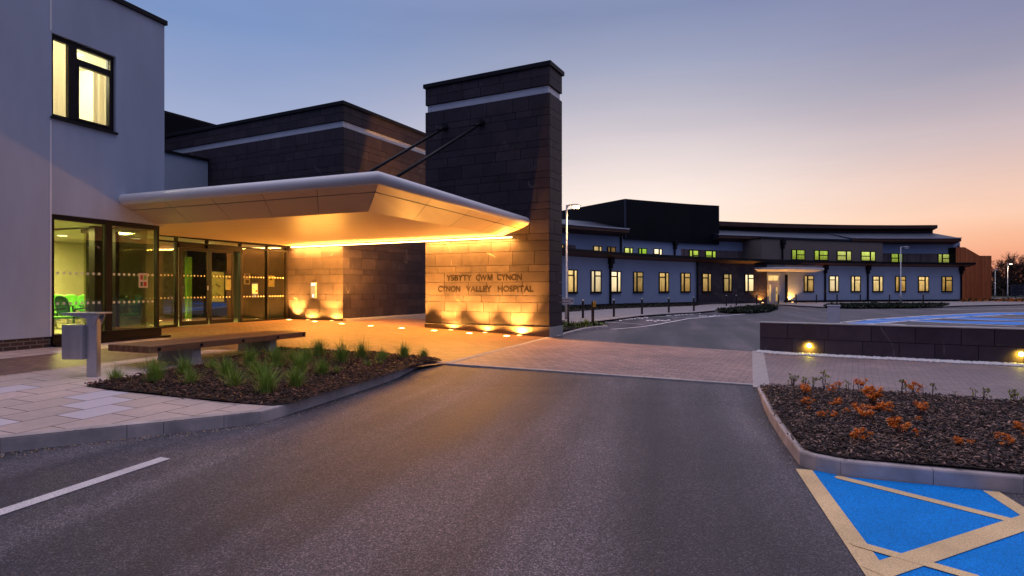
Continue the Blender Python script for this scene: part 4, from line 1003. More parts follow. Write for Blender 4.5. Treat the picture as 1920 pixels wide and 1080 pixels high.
# ================================================================ BENCH
b0 = (-5.66, 9.2); bu0, bw0 = to_uw(TC, *b0); BLn, BWd, bzt = 3.45, 1.0, 0.69
bc = thing('timber_bench', 'long low hardwood slab bench on two pale concrete blocks', 'bench', (bu0-BWd/2, bw0+BLn/2, 0.30), TC)
mb = MB(TC); n = 17
for k in range(n):
    a = bu0-BWd+k*BWd/n; mb.box(a+0.004, a+BWd/n-0.004, bw0, bw0+BLn, bzt-0.105, bzt, tint=random.random(), bev=0.004)
seat = mb.build('seat', 'bench_timber', bc)
for i, f in enumerate((0.044, 0.268, 0.525, 0.772, 0.98)):
    w = bw0+BLn*f; mb = MB(TC); mb.lathe((0, 0, 0), [(0.03, 0), (0.03, 0.006), (0.022, 0.006), (0.022, -0.002), (0.0115, -0.002), (0.011, 0.004), (0.001, 0.005)], 14)
    bmesh.ops.rotate(mb.bm, verts=mb.bm.verts, matrix=Matrix.Rotation(R(90), 3, 'Y')); bmesh.ops.translate(mb.bm, verts=mb.bm.verts, vec=(bu0-0.001, w, bzt-0.053)); mb.build('bolt', 'dark_metal', bc)
for wa, wb_ in ((0.84, 0.99), (2.57, 2.72)):
    mb = MB(TC); rows = []
    for u, ins in ((bu0-BWd+0.06, 0.0), (bu0-0.10, 0.0)):
        gz = G(*uw(TC, u, bw0+wa))-0.02
        rows.append([(u, bw0+wa-0.03, gz), (u, bw0+wb_+0.03, gz), (u, bw0+wb_, bzt-0.107), (u, bw0+wa, bzt-0.107)])
    mb.sweep(rows); lg = mb.build('leg', 'concrete', bc)

# ================================================================ GRASS CLUMPS
def grass_mesh(mb_green, seed, n, h, spread, straw):
    rnd = random.Random(seed)
    for k in range(n):
        dry = rnd.random() < straw
        a = rnd.uniform(0, 2*math.pi); r0 = abs(rnd.gauss(0, 0.05)); lean = rnd.uniform(0.05, 1.0)**1.3*spread
        hh = h*rnd.uniform(0.45, 1.0)*(0.5 if dry else 1)
        if rnd.random() < 0.06: hh *= 1.45; lean *= 0.6
        if dry: lean *= 1.4
        d = Vector((math.cos(a), math.sin(a), 0)); s = Vector((-d.y, d.x, 0)); a2 = a+rnd.uniform(-0.5, 0.5)
        e = Vector((math.cos(a2), math.sin(a2), 0)); wd_ = rnd.uniform(0.002, 0.0042); V = []
        for q in range(5):
            t = q/4; p = d*r0+e*(lean*hh*t*t)+Vector((0, 0, hh*(t-0.28*lean*t*t))); ww = wd_*(1-t*0.92)
            V.append((mb_green.bm.verts.new(p-s*ww), mb_green.bm.verts.new(p+s*ww)))
        for A, B in zip(V, V[1:]):
            f = mb_green.bm.faces.new((A[0], A[1], B[1], B[0])); f.material_index = 1 if dry else 0; f.smooth = True
GP = []
for i, (n, h, sp, st) in enumerate(((420, 0.34, 0.75, 0.22), (340, 0.26, 0.9, 0.42), (500, 0.40, 0.75, 0.16), (220, 0.20, 0.95, 0.65))):
    mb = MB(); grass_mesh(mb, 40+i, n, h, sp, st); me = bpy.data.meshes.new('ornamental_grass'); mb.bm.to_mesh(me); mb.bm.free()
    me.materials.append(MT['grass_green']); me.materials.append(MT['grass_straw']); GP.append(me)
clumps = [(217, 717, 1, .85, 'small grass tuft at the pointed end of the bed by the bin'), (290, 719, 0, 1.1, 'green grass tuft second from the pointed end of the bed'), (345, 706, 0, .9, 'bushy grass tuft before the near bench block'),
 (357, 724, 1, 1.0, 'yellowish grass tuft in front of the near bench block'), (398, 697, 1, .8, 'low grass tuft just right of the near bench block'), (424, 712, 2, .9, 'green grass tuft between the two bench blocks near the back'), (440, 729, 1, 1.0, 'straw tipped grass tuft below the bench middle'),
 (468, 690, 0, .95, 'grass tuft under the overhang of the bench seat'), (478, 704, 1, .9, 'grass tuft with straw base left of the far bench block'), (500, 741, 0, 1.15, 'tall green grass tuft nearest the road kerb'), (493, 717, 0, 1.0, 'green grass tuft just behind the one nearest the kerb'), (517, 692, 2, 1.0, 'large grass tuft in front of the far bench block'),
 (555, 730, 2, .85, 'green grass tuft second nearest the road kerb'), (562, 702, 2, .95, 'dense green grass tuft below the far bench end'), (548, 678, 1, .9, 'feathery grass tuft behind the far bench block'), (573, 684, 0, .9, 'wispy grass tuft at the far end of the bench'), (598, 672, 2, 1.05, 'tallest grass tuft beyond the bench end'),
 (604, 706, 0, .95, 'green grass tuft in the middle of the bed'), (641, 684, 0, 1.1, 'grass tuft third from the bed tip by the plaza'), (632, 703, 3, .8, 'small pale grass tuft in the open middle of the bed'), (678, 674, 0, 1.05, 'broad grass tuft along the plaza edge of the bed'), (690, 690, 3, .9, 'dead straw grass tuft near the plaza edge'),
 (716, 678, 1, 1.0, 'wispy grass tuft beside the broad one at the plaza edge'), (712, 686, 3, .7, 'tiny green grass tuft near the kerb end'), (757, 674, 0, .9, 'grass tuft last but one at the tip near the pillar'), (794, 672.5, 1, .9, 'last small grass tuft at the narrow tip of the bed')]
rnd = random.Random(9)
for px, py, k, sc, lb in clumps:
    x, y = ground_at(px, py); o = bpy.data.objects.new('ornamental_grass', GP[k]); COL.objects.link(o)
    o.location = (x, y, G(x, y)+0.012); o.rotation_euler = (0, 0, rnd.uniform(0, 6.28)); s = 1.2*sc*rnd.uniform(.92, 1.06); o.scale = (s*1.1, s*1.1, s*rnd.uniform(.9, 1.08))
    tag(o, lb, 'grass', 'ornamental grasses in the bench bed')

# ================================================================ LOW WALL, LIGHTS, CABINET
ang = math.atan2(-wd.y, wd.x); TWL = ang
l0 = to_uw(TWL, *WL0)
lw = thing('low_wall', 'low dark slate wall with two yellow recessed lights', 'wall', (l0[0]+5, l0[1]+0.15, 0.0), TWL)
mb = MB(TWL); mb.box(l0[0]+0.02, l0[0]+11, l0[1]+0.03, l0[1]+0.30, -0.3, 0.70); mb.build('core', 'dark_metal', lw)
rnd = random.Random(21); mb = MB(TWL)
def rowcut(cuts, za, zb):
    for a, b in zip(cuts, cuts[1:]): mb.box(l0[0]+a+0.006, l0[0]+b-0.006, l0[1]+rnd.uniform(-.001, .001), l0[1]+0.03, za+0.006, zb-0.006, tint=rnd.random())
rowcut([0, .62, 1.5, 2.38, 3.22, 4.05, 4.62, 5.4, 6.3, 7.2, 8.1, 9.1, 10, 11], 0.37, 0.735)
rowcut([0, .72, 1.42, 2.2, 2.92, 3.58, 4.35, 5.1, 5.9, 6.8, 7.7, 8.5, 9.6, 11], -0.02, 0.37)
mb.box(l0[0]-0.01, l0[0]+0.018, l0[1], l0[1]+0.30, -0.02, 0.735, tint=0.4)
for a in [k*0.9 for k in range(12)]: mb.box(l0[0]+a+.003, l0[0]+a+.895, l0[1]+0.30, l0[1]+0.325, -0.02, 0.735, tint=rnd.random())
mb.build('stone_cladding', 'wall_slate', lw)
mb = MB(TWL)
for a in range(10): mb.box(l0[0]-0.02+a*1.12, l0[0]-0.026+(a+1)*1.12, l0[1]-0.012, l0[1]+0.335, 0.7375, 0.762, bev=0.003)
mb.build('coping', 'strip_stone', lw)
for px, py, lb in ((1517, 648, 'glowing yellow recessed light nearest the wall end'), (1915, 664, 'glowing yellow recessed light far along the low wall')):
    # solve for the wall point under this pixel
    r = (px-960)/F_; d0 = WL0; k = (d0[0]-r*d0[1])/(r*wd.y-wd.x); p = (d0[0]+wd.x*k, d0[1]+wd.y*k); z = CAMZ-(py-HZ)*p[1]/F_
    u, w = to_uw(TWL, *p)
    t = thing('wall_light', lb, 'wall light', (u, w, z), TWL, 'yellow lights in the low wall')
    m = MB(TWL); m.lathe((0, 0, 0), [(0.038, 0), (0.04, 0.008), (0.055, 0.008), (0.057, 0.0)], 18); bmesh.ops.rotate(m.bm, verts=m.bm.verts, matrix=Matrix.Rotation(R(90), 3, 'X')); bmesh.ops.translate(m.bm, verts=m.bm.verts, vec=(u, w-0.002, z)); m.build('bezel', 'steel', t)
    m = MB(TWL); m.lathe((0, 0, 0), [(0.037, 0.002), (0.033, 0.012), (0.002, 0.016)], 16); bmesh.ops.rotate(m.bm, verts=m.bm.verts, matrix=Matrix.Rotation(R(90), 3, 'X')); bmesh.ops.translate(m.bm, verts=m.bm.verts, vec=(u, w-0.002, z)); m.build('lens', 'yellow_lens', t)
    lamp('bulb', 'SPOT', (0, -0.06, 0.0), 18, (1, 0.72, 0.05), parent=t, size=0.03, spot=R(165), blend=0.6, rot=(R(90)-R(18), 0, 0))
# white stones along the foot of the wall
_b = bmesh.new(); bmesh.ops.create_icosphere(_b, subdivisions=1, radius=1.0); _b.verts.index_update(); ICO_V = [v.co.copy() for v in _b.verts]; ICO_F = [[v.index for v in f.verts] for f in _b.faces]; _b.free()
mb = MB(TWL); rnd = random.Random(77)
for k in range(5200):
    u = l0[0]+rnd.uniform(-0.05, 9.5); w = l0[1]-rnd.uniform(0, 0.42)**1.0-0.01+rnd.gauss(0, .02); r = rnd.uniform(0.018, 0.036); x, y = uw(TWL, u, w)
    if w < l0[1]-0.48 or w > l0[1]-0.008: continue
    c = Vector((u, w, G(x, y)+0.006+r*0.5)); sx_, sy_ = rnd.uniform(.8, 1.25), rnd.uniform(.8, 1.2); vv = [mb.bm.verts.new(Vector((p.x*r*sx_, p.y*r*sy_, p.z*r*0.75))+c) for p in ICO_V]
    for f in ICO_F: mb.bm.faces.new([vv[i] for i in f])
o = mb.build('gravel', 'white_stone'); tag(o, 'band of white pebbles along the foot of the low wall', 'gravel', kind='stuff')
cx, cy = at(1563, 17.2); c0 = to_uw(TB, cx, cy)
cb = thing('utility_cabinet', 'small grey steel cabinet standing behind the low wall', 'cabinet', (c0[0], c0[1], 0.0), TB)
mb = MB(TB); mb.box(c0[0]-0.16, c0[0]+0.16, c0[1]-0.13, c0[1]+0.13, -0.02, 1.08, bev=0.006); body = mb.build('body', 'cabinet_grey', cb)
mb = MB(TB); mb.box(c0[0]-0.175, c0[0]+0.175, c0[1]-0.145, c0[1]+0.145, 1.082, 1.115, bev=0.005); mb.build('lid', 'cabinet_grey', cb)
mb = MB(TB); mb.box(c0[0]-0.14, c0[0]+0.14, c0[1]-0.136, c0[1]-0.131, 0.08, 1.03); mb.build('door', 'cabinet_grey', cb)

# ================================================================ SHRUBS IN THE RIGHT BED
def leafq(mb, p, nrm, size, rnd, mi=0):
    n = nrm.normalized(); a = n.cross(Vector((rnd.uniform(-1, 1), rnd.uniform(-1, 1), rnd.uniform(-.3, .3)))).normalized(); b = n.cross(a)
    v = [mb.bm.verts.new(p+a*size*i+b*size*0.45*j) for i, j in ((-.2, 0), (.4, -1), (1.1, 0), (.4, 1))]
    f = mb.bm.faces.new(v); f.material_index = mi
SH = []
for s in range(4):
    rnd = random.Random(60+s); mb = MB(); ml = MB()
    for st in range(9+s*2):
        a = rnd.uniform(0, 6.28); r = rnd.uniform(0.02, 0.5); h = rnd.uniform(0.35, 1.0); tip = Vector((math.cos(a)*r, math.sin(a)*r, h))
        mb.tube([(tip.x*.2, tip.y*.2, 0), tip*0.6, tip], [0.016, 0.011, 0.005], 5)
        for k in range(34):
            d = Vector((rnd.gauss(0, 1), rnd.gauss(0, 1), rnd.gauss(0.3, 1))).normalized()
            leafq(ml, tip+d*rnd.uniform(0.0, 0.17), d+Vector((0, 0, .3)), rnd.uniform(0.05, 0.11), rnd)
    a = bpy.data.meshes.new('stem'); mb.bm.to_mesh(a); a.materials.append(MT['twig']); mb.bm.free()
    b = bpy.data.meshes.new('leaves'); ml.bm.to_mesh(b); b.materials.append(MT['leaf_orange']); ml.bm.free(); SH.append((a, b))
def shrub(px, py, rpx, k, label):
    x, y = ground_at(px, py+rpx*0.9); d = y; w = 1.35*rpx*d/F_
    t = thing('orange_shrub', label, 'shrub', (x, y, G(x, y)+0.01), 0, 'orange leaved shrubs in the right bed')
    t.scale = (w/0.52, w/0.52, 1.75*w/1.05); t.rotation_euler = (0, 0, k*1.7+px)
    for nm, me in zip(('stem', 'leaves'), SH[k % 4]):
        o = bpy.data.objects.new(nm, me); COL.objects.link(o); o.parent = t
for i, (px, py, r, lb) in enumerate(((1507, 736, 13, 'round orange shrub at the near left corner of the bed'), (1514, 757, 10, 'flat red orange shrub below the corner one'), (1516, 770, 4.5, 'tiny red orange sprig under the flat shrub'), (1542, 783, 7.5, 'small golden shrub left of centre in the bed'),
    (1566, 782, 8, 'small star shaped orange shrub beside the golden one'), (1565, 758, 9.5, 'low orange shrub in the bed behind the star shaped one'), (1561, 734, 8, 'dull orange shrub near the back edge of the bed'), (1573, 725, 6, 'small orange tuft standing against the paving behind'), (1617, 779, 17, 'big red orange shrub in the middle of the bed'),
    (1646, 766, 10, 'orange shrub joined to the big one at its right'), (1668, 770, 10, 'spiky orange shrub alone right of the middle'), (1634, 750, 17, 'wide mixed orange and olive shrub near the back'), (1613, 725, 12, 'loose golden shrub along the back edge beside a stick'), (1613, 822, 16, 'low wide orange shrub nearest the kerb'),
    (1587, 775, 5.5, 'faint orange sprig left of the big shrub'), (1713, 733, 11, 'pinkish orange shrub against the paving at the back'), (1725, 771, 14, 'bright orange shrub in the right half of the bed'), (1693, 806, 19, 'largest golden orange shrub with dark sticks near the front'), (1723, 791, 5.5, 'small red sprig right of the largest shrub'),
    (1796, 834, 9, 'red orange shrub near the front right'), (1819, 834, 7, 'thin orange shrub right of the red orange one'), (1885, 831, 12.5, 'orange shrub low at the far right'), (1872, 820, 5.5, 'small orange sprig above the far right shrub'), (1908, 806, 9.5, 'golden shrub close to the frame edge'), (1918, 821, 6, 'red sprig under the golden edge shrub'))):
    shrub(px, py, r, i, lb)
TWG = []
for s in range(5):
    rnd = random.Random(90+s); mb = MB(); ml = MB(); nst = (5, 2, 2, 1, 4)[s]
    for st in range(nst):
        a = rnd.uniform(0, 6.28); r = rnd.uniform(0.05, 0.45 if nst > 2 else 0.18); h = rnd.uniform(0.65, 1.0); tip = Vector((math.cos(a)*r, math.sin(a)*r, h)); b0_ = Vector((math.cos(a)*r*.15, math.sin(a)*r*.15, 0)); mid = b0_.lerp(tip, 0.55)+Vector((rnd.gauss(0, .02), rnd.gauss(0, .02), 0))
        mb.tube([b0_, mid, tip], [0.026, 0.02, 0.012], 6)
        tips = [tip]
        for q in range(rnd.randint(2, 4)):
            f = rnd.uniform(0.35, 0.85); p = b0_.lerp(tip, f); e = p+Vector((rnd.uniform(-.28, .28), rnd.uniform(-.28, .28), rnd.uniform(.08, .25))); mb.tube([p, e], [0.010, 0.006], 5); tips.append(e)
        if s != 3:
            for e in tips:
                for k in range(9):
                    d = Vector((rnd.gauss(0, 1), rnd.gauss(0, 1), rnd.gauss(.2, .7))).normalized(); leafq(ml, e+d*0.02, d, rnd.uniform(0.05, 0.10), rnd)
    a = bpy.data.meshes.new('stem'); mb.bm.to_mesh(a); a.materials.append(MT['twig']); mb.bm.free()
    b = None
    if s != 3: b = bpy.data.meshes.new('leaves'); ml.bm.to_mesh(b); b.materials.append(MT['leaf_olive'])
    ml.bm.free(); TWG.append((a, b))
for i, (px, py, hp, k, lb) in enumerate(((1487, 729, 27, 0, 'leafy twig cluster at the left corner of the shrub bed'), (1508, 730, 24, 4, 'second leafy twig cluster behind the round orange shrub'), (1524, 731, 25, 2, 'leaning leafy twig right of the corner clusters'), (1545, 733, 38, 1, 'tallest leafy twig on the back edge of the bed'), (1556, 734, 16, 2, 'short leafy twig beside the tallest one'),
    (1599, 741, 32, 3, 'thick bare stick standing at the bed back edge'), (1589, 738, 24, 1, 'leafy twig left of the thick bare stick'), (1626, 743, 14, 3, 'short bare stump stick behind the mixed shrub'), (1690, 743, 32, 2, 'leafy paired twig left of the pinkish shrub'), (1699, 742, 22, 1, 'small leafy twig touching the pinkish shrub'), (1732, 745, 29, 3, 'thin bare stick right of the pinkish shrub'),
    (1748, 746, 28, 2, 'slanting twig with one leaf tuft'), (1780, 750, 16, 3, 'short stick, left one of a pair'), (1791, 751, 17, 1, 'short twig, right one of a pair'), (1826, 754, 25, 1, 'umbrella topped leafy twig right of the pair'), (1843, 756, 30, 2, 'forked twig with single leaf tuft on top'), (1860, 754, 12, 2, 'tiny leafy twig at the back edge'), (1904, 763, 33, 0, 'spreading leafy twig cluster near the frame edge'), (1918, 764, 22, 4, 'leafy twig cluster at the very frame edge'),
    (1776, 815, 38, 3, 'bare stick in the open bark, front left of two'), (1786, 812, 34, 3, 'bare stick in the open bark, front right of two'), (1700, 818, 28, 3, 'dark stick rising through the largest golden shrub'))):
    x, y = ground_at(px, py); h = hp*y/F_
    t = thing('twig_plant', lb, 'plant', (x, y, G(x, y)+0.005), 0, 'twiggy young plants in the right bed'); t.scale = (h, h, h); t.rotation_euler = (0, 0, px*1.3)
    for nm, me in zip(('stem', 'leaves'), TWG[k]):
        if me is None: continue
        o = bpy.data.objects.new(nm, me); COL.objects.link(o); o.parent = t

# ================================================================ CHAIRS INSIDE
def chair_parts(t, back, seat, th):
    # origin at floor, facing -y
    def ob(name, mb, mat, parent=None):
        bmesh.ops.recalc_face_normals(mb.bm, faces=mb.bm.faces); me = bpy.data.meshes.new(name); mb.bm.to_mesh(me); mb.bm.free(); me.materials.append(MT[mat]); o = bpy.data.objects.new(name, me); COL.objects.link(o); o.parent = parent or t; return o
    mb = MB(); rows = []
    out = [(0.20*math.copysign(abs(math.cos(a))**0.75, math.cos(a)), 0.70+0.24*math.copysign(abs(math.sin(a))**0.7, math.sin(a))) for a in [k*2*math.pi/24 for k in range(24)]]
    for dy, sc in ((-0.02, 0.9), (0.0, 1.0), (0.02, 1.0), (0.035, 0.92)): rows.append([(x*sc, 0.22+dy+(z-0.45)*0.18, 0.70+(z-0.70)*sc) for x, z in out])
    mb.sweep(rows, smooth=True); ob('backrest', mb, back)
    mb = MB(); mb.box(-0.225, 0.225, -0.24, 0.22, 0.40, 0.455, bev=0.02); ob('seat', mb, seat)
    for sx in (-1, 1):
        mb = MB(); mb.tube([(sx*0.25, 0.2, 0.40), (sx*0.26, 0.18, 0.62), (sx*0.26, -0.12, 0.64)], 0.018, 8); ob('armrest', mb, 'dark_metal')
    mb = MB(); mb.tube([(0, 0, 0.40), (0, 0, 0.06)], 0.03, 10); mb.tube([(0, -0.25, 0.02), (0, 0, 0.07), (0, 0.25, 0.02)], 0.02, 8); mb.tube([(-0.24, 0.0, 0.39), (0.24, 0.0, 0.39)], 0.02, 8); ob('leg', mb, 'steel')
fz_ = 0.497
cb_ = thing('waiting_chair', 'dark green back of the waiting chair nearest the middle of the window', 'chair', (*at(138, 14.0), fz_), 0, 'green waiting room chairs'); chair_parts(cb_, 'chair_dark_green', 'chair_green', 0); cb_.rotation_euler = (0, 0, R(180-14))
c2 = dup(cb_, (*at(97, 13.6), fz_), R(180-14), None, 'dark green chair back cut off by the window frame')
cg = thing('waiting_chair', 'bright green chair facing out, first left of the dark backs', 'chair', (*at(104, 16.2), fz_), 0, 'green waiting room chairs'); chair_parts(cg, 'chair_green', 'chair_green', 0); cg.rotation_euler = (0, 0, R(25))
for px, d, lb in ((128, 16.0, 'bright green chair half hidden behind the dark chair back'), (156, 16.1, 'bright green chair right of the dark chair back'), (179, 15.6, 'bright green chair beside the window mullion')):
    dup(cg, (*at(px, d), fz_), R(28), None, lb)

# ================================================================ FAR HOSPITAL WING (gently concave in plan)
PX = [1030, 1072, 1117, 1154, 1196, 1244, 1285, 1324, 1364, 1406, 1460, 1517, 1563, 1604, 1645, 1688, 1731, 1776, 1801, 1840]
DD = [44.3, 46.5, 48.9, 50.7, 52.6, 54.7, 56.5, 58.2, 60, 61.6, 63.4, 65, 66.3, 67.2, 68.1, 68.9, 69.5, 70, 70.2, 70.4]
def wallP(px): d = interp(px, PX, DD); return Vector(((px-960)/F_*d, d))
def wallTN(px):
    t = (wallP(px+25)-wallP(px-25)).normalized(); return t, Vector((t.y, -t.x))
def FB(px, off): return wallP(px)+wallTN(px)[1]*off
def pxoff(target, off):
    lo, hi = 880, 1980
    for _ in range(40):
        m = (lo+hi)/2; p = FB(m, off)
        if 960+F_*p.x/p.y < target: lo = m
        else: hi = m
    return m
def span(a, b, off=0.0, st=16):
    a, b = pxoff(a, off), pxoff(b, off); n = max(1, int(abs(b-a)/st)); return [lerp(a, b, k/n) for k in range(n+1)]
def fsweep(mb, a, b, prof, off_ref=0.0, mi=0):
    rows = []
    for p in span(a, b, off_ref):
        pr = prof(p) if callable(prof) else prof
        rows.append([(*FB(p, o), z) for o, z in pr])
    mb.sweep(rows, mi)
def rect(o0, o1, z0, z1): return [(o0, z0), (o1, z0), (o1, z1), (o0, z1)]
SB = 5.0
soff = lambda p: 6.62+(p-1053)*0.00085
gut = lambda p: 7.22+(p-1052)*0.00093
hw = thing('hospital_wing', 'long curved two storey hospital wing with lit windows across the car park', 'building', (30, 66, 0.0))
mb = MB(); fsweep(mb, 1030, 1308, rect(0, -0.4, 0.30, 4.15)); mb.build('lower_wall', 'far_white_render', hw)
mb = MB(); fsweep(mb, 1438, 1802, rect(0, -0.4, 0.30, 4.15)); mb.build('lower_wall', 'far_white_render', hw)
mb = MB(); fsweep(mb, 1030, 1304, rect(0.02, -0.4, -0.15, 0.295)); fsweep(mb, 1475, 1802, rect(0.02, -0.4, -0.15, 0.295)); mb.build('plinth', 'dark_metal', hw)
# slate stretch with courses
mb = MB(); rnd = random.Random(5); zz = [-0.1, .3, .6, .95, 1.2, 1.6, 1.9, 2.1, 2.5, 2.8, 3.1, 3.4, 3.75, 4.14]
fsweep(mb, 1307, 1437, rect(0.05, -0.4, -0.15, 4.14)); mb._tint(mb.bm.faces, 0.1)
for za, zb in zip(zz, zz[1:]):
    x = 1307.0
    while x < 1436:
        y = min(1437, x+rnd.uniform(9, 17)); c = FB(x, 0.0); d = FB(y, 0.0); t = (d-c).normalized(); n = Vector((t.y, -t.x))
        mb.obox(c, t, n, 0.012, (d-c).length-0.012, 0.05, 0.09, za+0.008, zb-0.008, tint=rnd.random()); x = y
mb.build('slate_wall', 'far_slate', hw)
# lower roof with deep eaves
def lowroof(mb, a, b): fsweep(mb, a, b, [(-0.02, 4.15), (0.95, 4.42), (1.02, 4.44), (1.02, 4.66), (-6, 4.9), (-6, 4.6), (-0.02, 4.5)])
mb = MB(); lowroof(mb, 1028, 1816)
lr = mb.build('lower_roof', 'dark_metal', hw)
mb = MB(); fsweep(mb, 1028, 1410, [(0.02, 4.150), (0.94, 4.405), (0.94, 4.412), (0.02, 4.16)]); fsweep(mb, 1492, 1816, [(0.02, 4.150), (0.94, 4.405), (0.94, 4.412), (0.02, 4.16)]); mb.build('eaves_soffit', 'soffit_wood', hw)
# upper storey
mb = MB(); fsweep(mb, 1030, 1425, lambda p: rect(-SB, -SB-0.4, 4.3, soff(p)+0.25), -SB); mb.build('upper_wall', 'far_white_render', hw)
mb = MB(); fsweep(mb, 1652, 1800, lambda p: rect(-SB, -SB-0.4, 4.3, soff(p)+0.25), -SB); mb.build('upper_wall', 'far_white_render', hw)
mb = MB(); fsweep(mb, 1428, 1655, lambda p: rect(-2.2, -6.0, 4.3, 7.16), -2.2); mb.build('taupe_wall', 'taupe_render', hw)
mb = MB(); fsweep(mb, 1427, 1656, lambda p: rect(-2.1, -6.0, 7.165, 7.26), -2.2); mb.build('coping', 'dark_metal', hw)
def uproof(p): s, g = soff(p), gut(p); return [(-SB, s), (-SB+1.05, s+0.32), (-SB+1.1, g-0.12), (-SB+1.1, g), (-9.2, g+1.25), (-9.2, g+0.95), (-SB-0.3, s+0.5)]
for a, b in ((1030, 1178), (1346, 1441), (1596, 1801)): mb = MB(); fsweep(mb, a, b, uproof, -SB+1); mb.build('upper_roof', 'roof_metal', hw)
mb = MB(); fsweep(mb, 1440, 1597, lambda p: [(-5.2, 7.3), (-4.0, 7.45), (-4.0, 7.62), (-9.2, gut(p)+1.22), (-9.2, 7.3)], -4)
mb.build('upper_roof', 'roof_metal', hw)
for a, b in ((1030, 1178), (1346, 1440), (1604, 1801)): mb = MB(); fsweep(mb, a, b, lambda p: [(-SB+1.1, gut(p)-0.02), (-SB+1.2, gut(p)-0.02), (-SB+1.22, gut(p)+0.09), (-SB+1.1, gut(p)+0.09)], -SB+1); mb.build('gutter', 'gutter_sheen_white', hw)
for a, b in ((1030, 1178), (1346, 1441), (1596, 1801)): mb = MB(); fsweep(mb, a, b, lambda p: [(-SB+0.02, soff(p)-0.004), (-SB+1.04, soff(p)+0.31), (-SB+1.115, soff(p)+0.31), (-SB+1.115, gut(p)-0.13), (-SB+1.13, gut(p)-0.13), (-SB+1.13, soff(p)+0.29), (-SB+0.02, soff(p)-0.016)], -SB+1); mb.build('eaves_soffit', 'soffit_wood', hw)
mb = MB(); fsweep(mb, 1344, 1758, lambda p: [(-9.0, lerp(8.62, 9.28, (p-1344)/414)), (-8.2, lerp(9.0, 9.55, (p-1344)/414)), (-8.2, lerp(9.58, 10.0, (p-1344)/414)), (-14, lerp(9.7, 10.3, (p-1344)/414)), (-14, 8.4), (-9.0, 8.4)], -8.2); mb.build('clerestory_roof', 'brown_fascia', hw)
# tall dark clad volume
c0 = FB(pxoff(1172, -4.7), -4.7); c1 = FB(pxoff(1348.5, -4.7), -4.7); lf = Vector((5.2, 68.0)); bk = Vector((c1.x+2, c1.y+16))
mb = MB(); cps = [FB(p, -4.7) for p in span(1172, 1348.5, -4.7)]
top = {}
def dz(x, y):
    p = Vector((x, y)); t = (p-c0).length/(c1-c0).length
    return 10.52+0.38*min(1.2, t) if (p.x > c0.x-0.01) else 10.5
mb.prism([tuple(p) for p in cps]+[tuple(bk), (lf.x+4, lf.y+14), tuple(lf)], 6.55, dz); dk = mb.build('dark_volume', 'dark_cladding', hw)
mb = MB(); t = (c1-c0).normalized(); mb.obox(c0, t, Vector((t.y, -t.x)), -0.06, 0.10, -0.05, 0.06, 6.6, 10.5); mb.build('corner_trim', 'roof_metal', dk)
# timber panel strips between the upper windows
def planks(mb, a, b, off, z0, z1, w=0.14, gap=0.012, seed=1):
    rnd = random.Random(seed); pa = pxoff(a, off); pb_ = pxoff(b, off); P = FB(pa, off); Q = FB(pb_, off); n = max(2, int((Q-P).length/w))
    for k in range(n):
        c = FB(lerp(pa, pb_, k/n), off); d = FB(lerp(pa, pb_, (k+1)/n), off); t = (d-c).normalized(); m = Vector((t.y, -t.x))
        mb.obox(c, t, m, gap/2, (d-c).length-gap/2, 0, 0.05, z0, z1, tint=rnd.random())
mb = MB(); planks(mb, 1277, 1420, -SB, 4.5, 5.9, seed=2); mb.build('timber_panel', 'grey_timber', hw)
mb = MB(); planks(mb, 1654, 1768, -SB, 4.5, 6.06, seed=3); mb.build('timber_panel', 'grey_timber', hw)
mb = MB(); planks(mb, 1040, 1079, -SB, 4.5, 5.62, seed=4); mb.build('timber_panel', 'grey_timber', hw)
def fwindow(l, r, off, z0, z1, mat, narrow, style='tall', sill=True):
    pl, pr = pxoff(l, off), pxoff(r, off); a, b = FB(pl, off), FB(pr, off); t = (b-a).normalized(); n = Vector((t.y, -t.x)); W = (b-a).length
    mb = MB(); f = 0.085
    B = lambda a0, a1, za, zb, d=0.09: mb.obox(a, t, n, a0, a1, 0.0, d, za, zb)
    B(0, f, z0+f, z1-f); B(W-f, W, z0+f, z1-f); B(0, W, z0, z0+f); B(0, W, z1-f, z1)
    m = W*0.36 if narrow == 'L' else W*0.64; mw = 0.085
    B(m-mw, m+mw, z0+f, z1-f)
    q0, q1 = (m+mw, W-f) if narrow == 'L' else (f, m-mw)
    zt = z1-0.46 if style == 'tall' else (z0+z1)/2
    B(q0, q1, zt-0.055, zt+0.055)
    w = mb.build('window', 'frame_metal', hw)
    mb = MB(); mb.obox(a, t, n, f*0.5, W-f*0.5, 0.012, 0.03, z0+f*0.5, z1-f*0.5); p = mb.build('pane', mat, w)
    if sill: mb = MB(); mb.obox(a, t, n, -0.05, W+0.05, 0.0, 0.14, z0-0.06, z0-0.003); mb.build('sill', 'frame_metal', w)
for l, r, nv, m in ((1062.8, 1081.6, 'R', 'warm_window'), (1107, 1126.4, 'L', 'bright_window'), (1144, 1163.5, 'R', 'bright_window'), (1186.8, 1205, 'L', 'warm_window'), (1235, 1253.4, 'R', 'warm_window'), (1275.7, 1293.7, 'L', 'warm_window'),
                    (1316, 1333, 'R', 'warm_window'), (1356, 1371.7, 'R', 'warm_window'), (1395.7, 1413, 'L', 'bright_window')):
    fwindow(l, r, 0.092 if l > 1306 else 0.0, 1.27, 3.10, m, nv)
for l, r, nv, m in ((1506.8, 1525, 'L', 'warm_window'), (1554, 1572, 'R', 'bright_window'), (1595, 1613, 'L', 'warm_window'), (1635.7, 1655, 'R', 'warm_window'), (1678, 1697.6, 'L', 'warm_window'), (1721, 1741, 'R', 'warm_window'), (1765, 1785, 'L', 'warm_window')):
    fwindow(l, r, 0.0, 1.24, 3.03, m, nv)
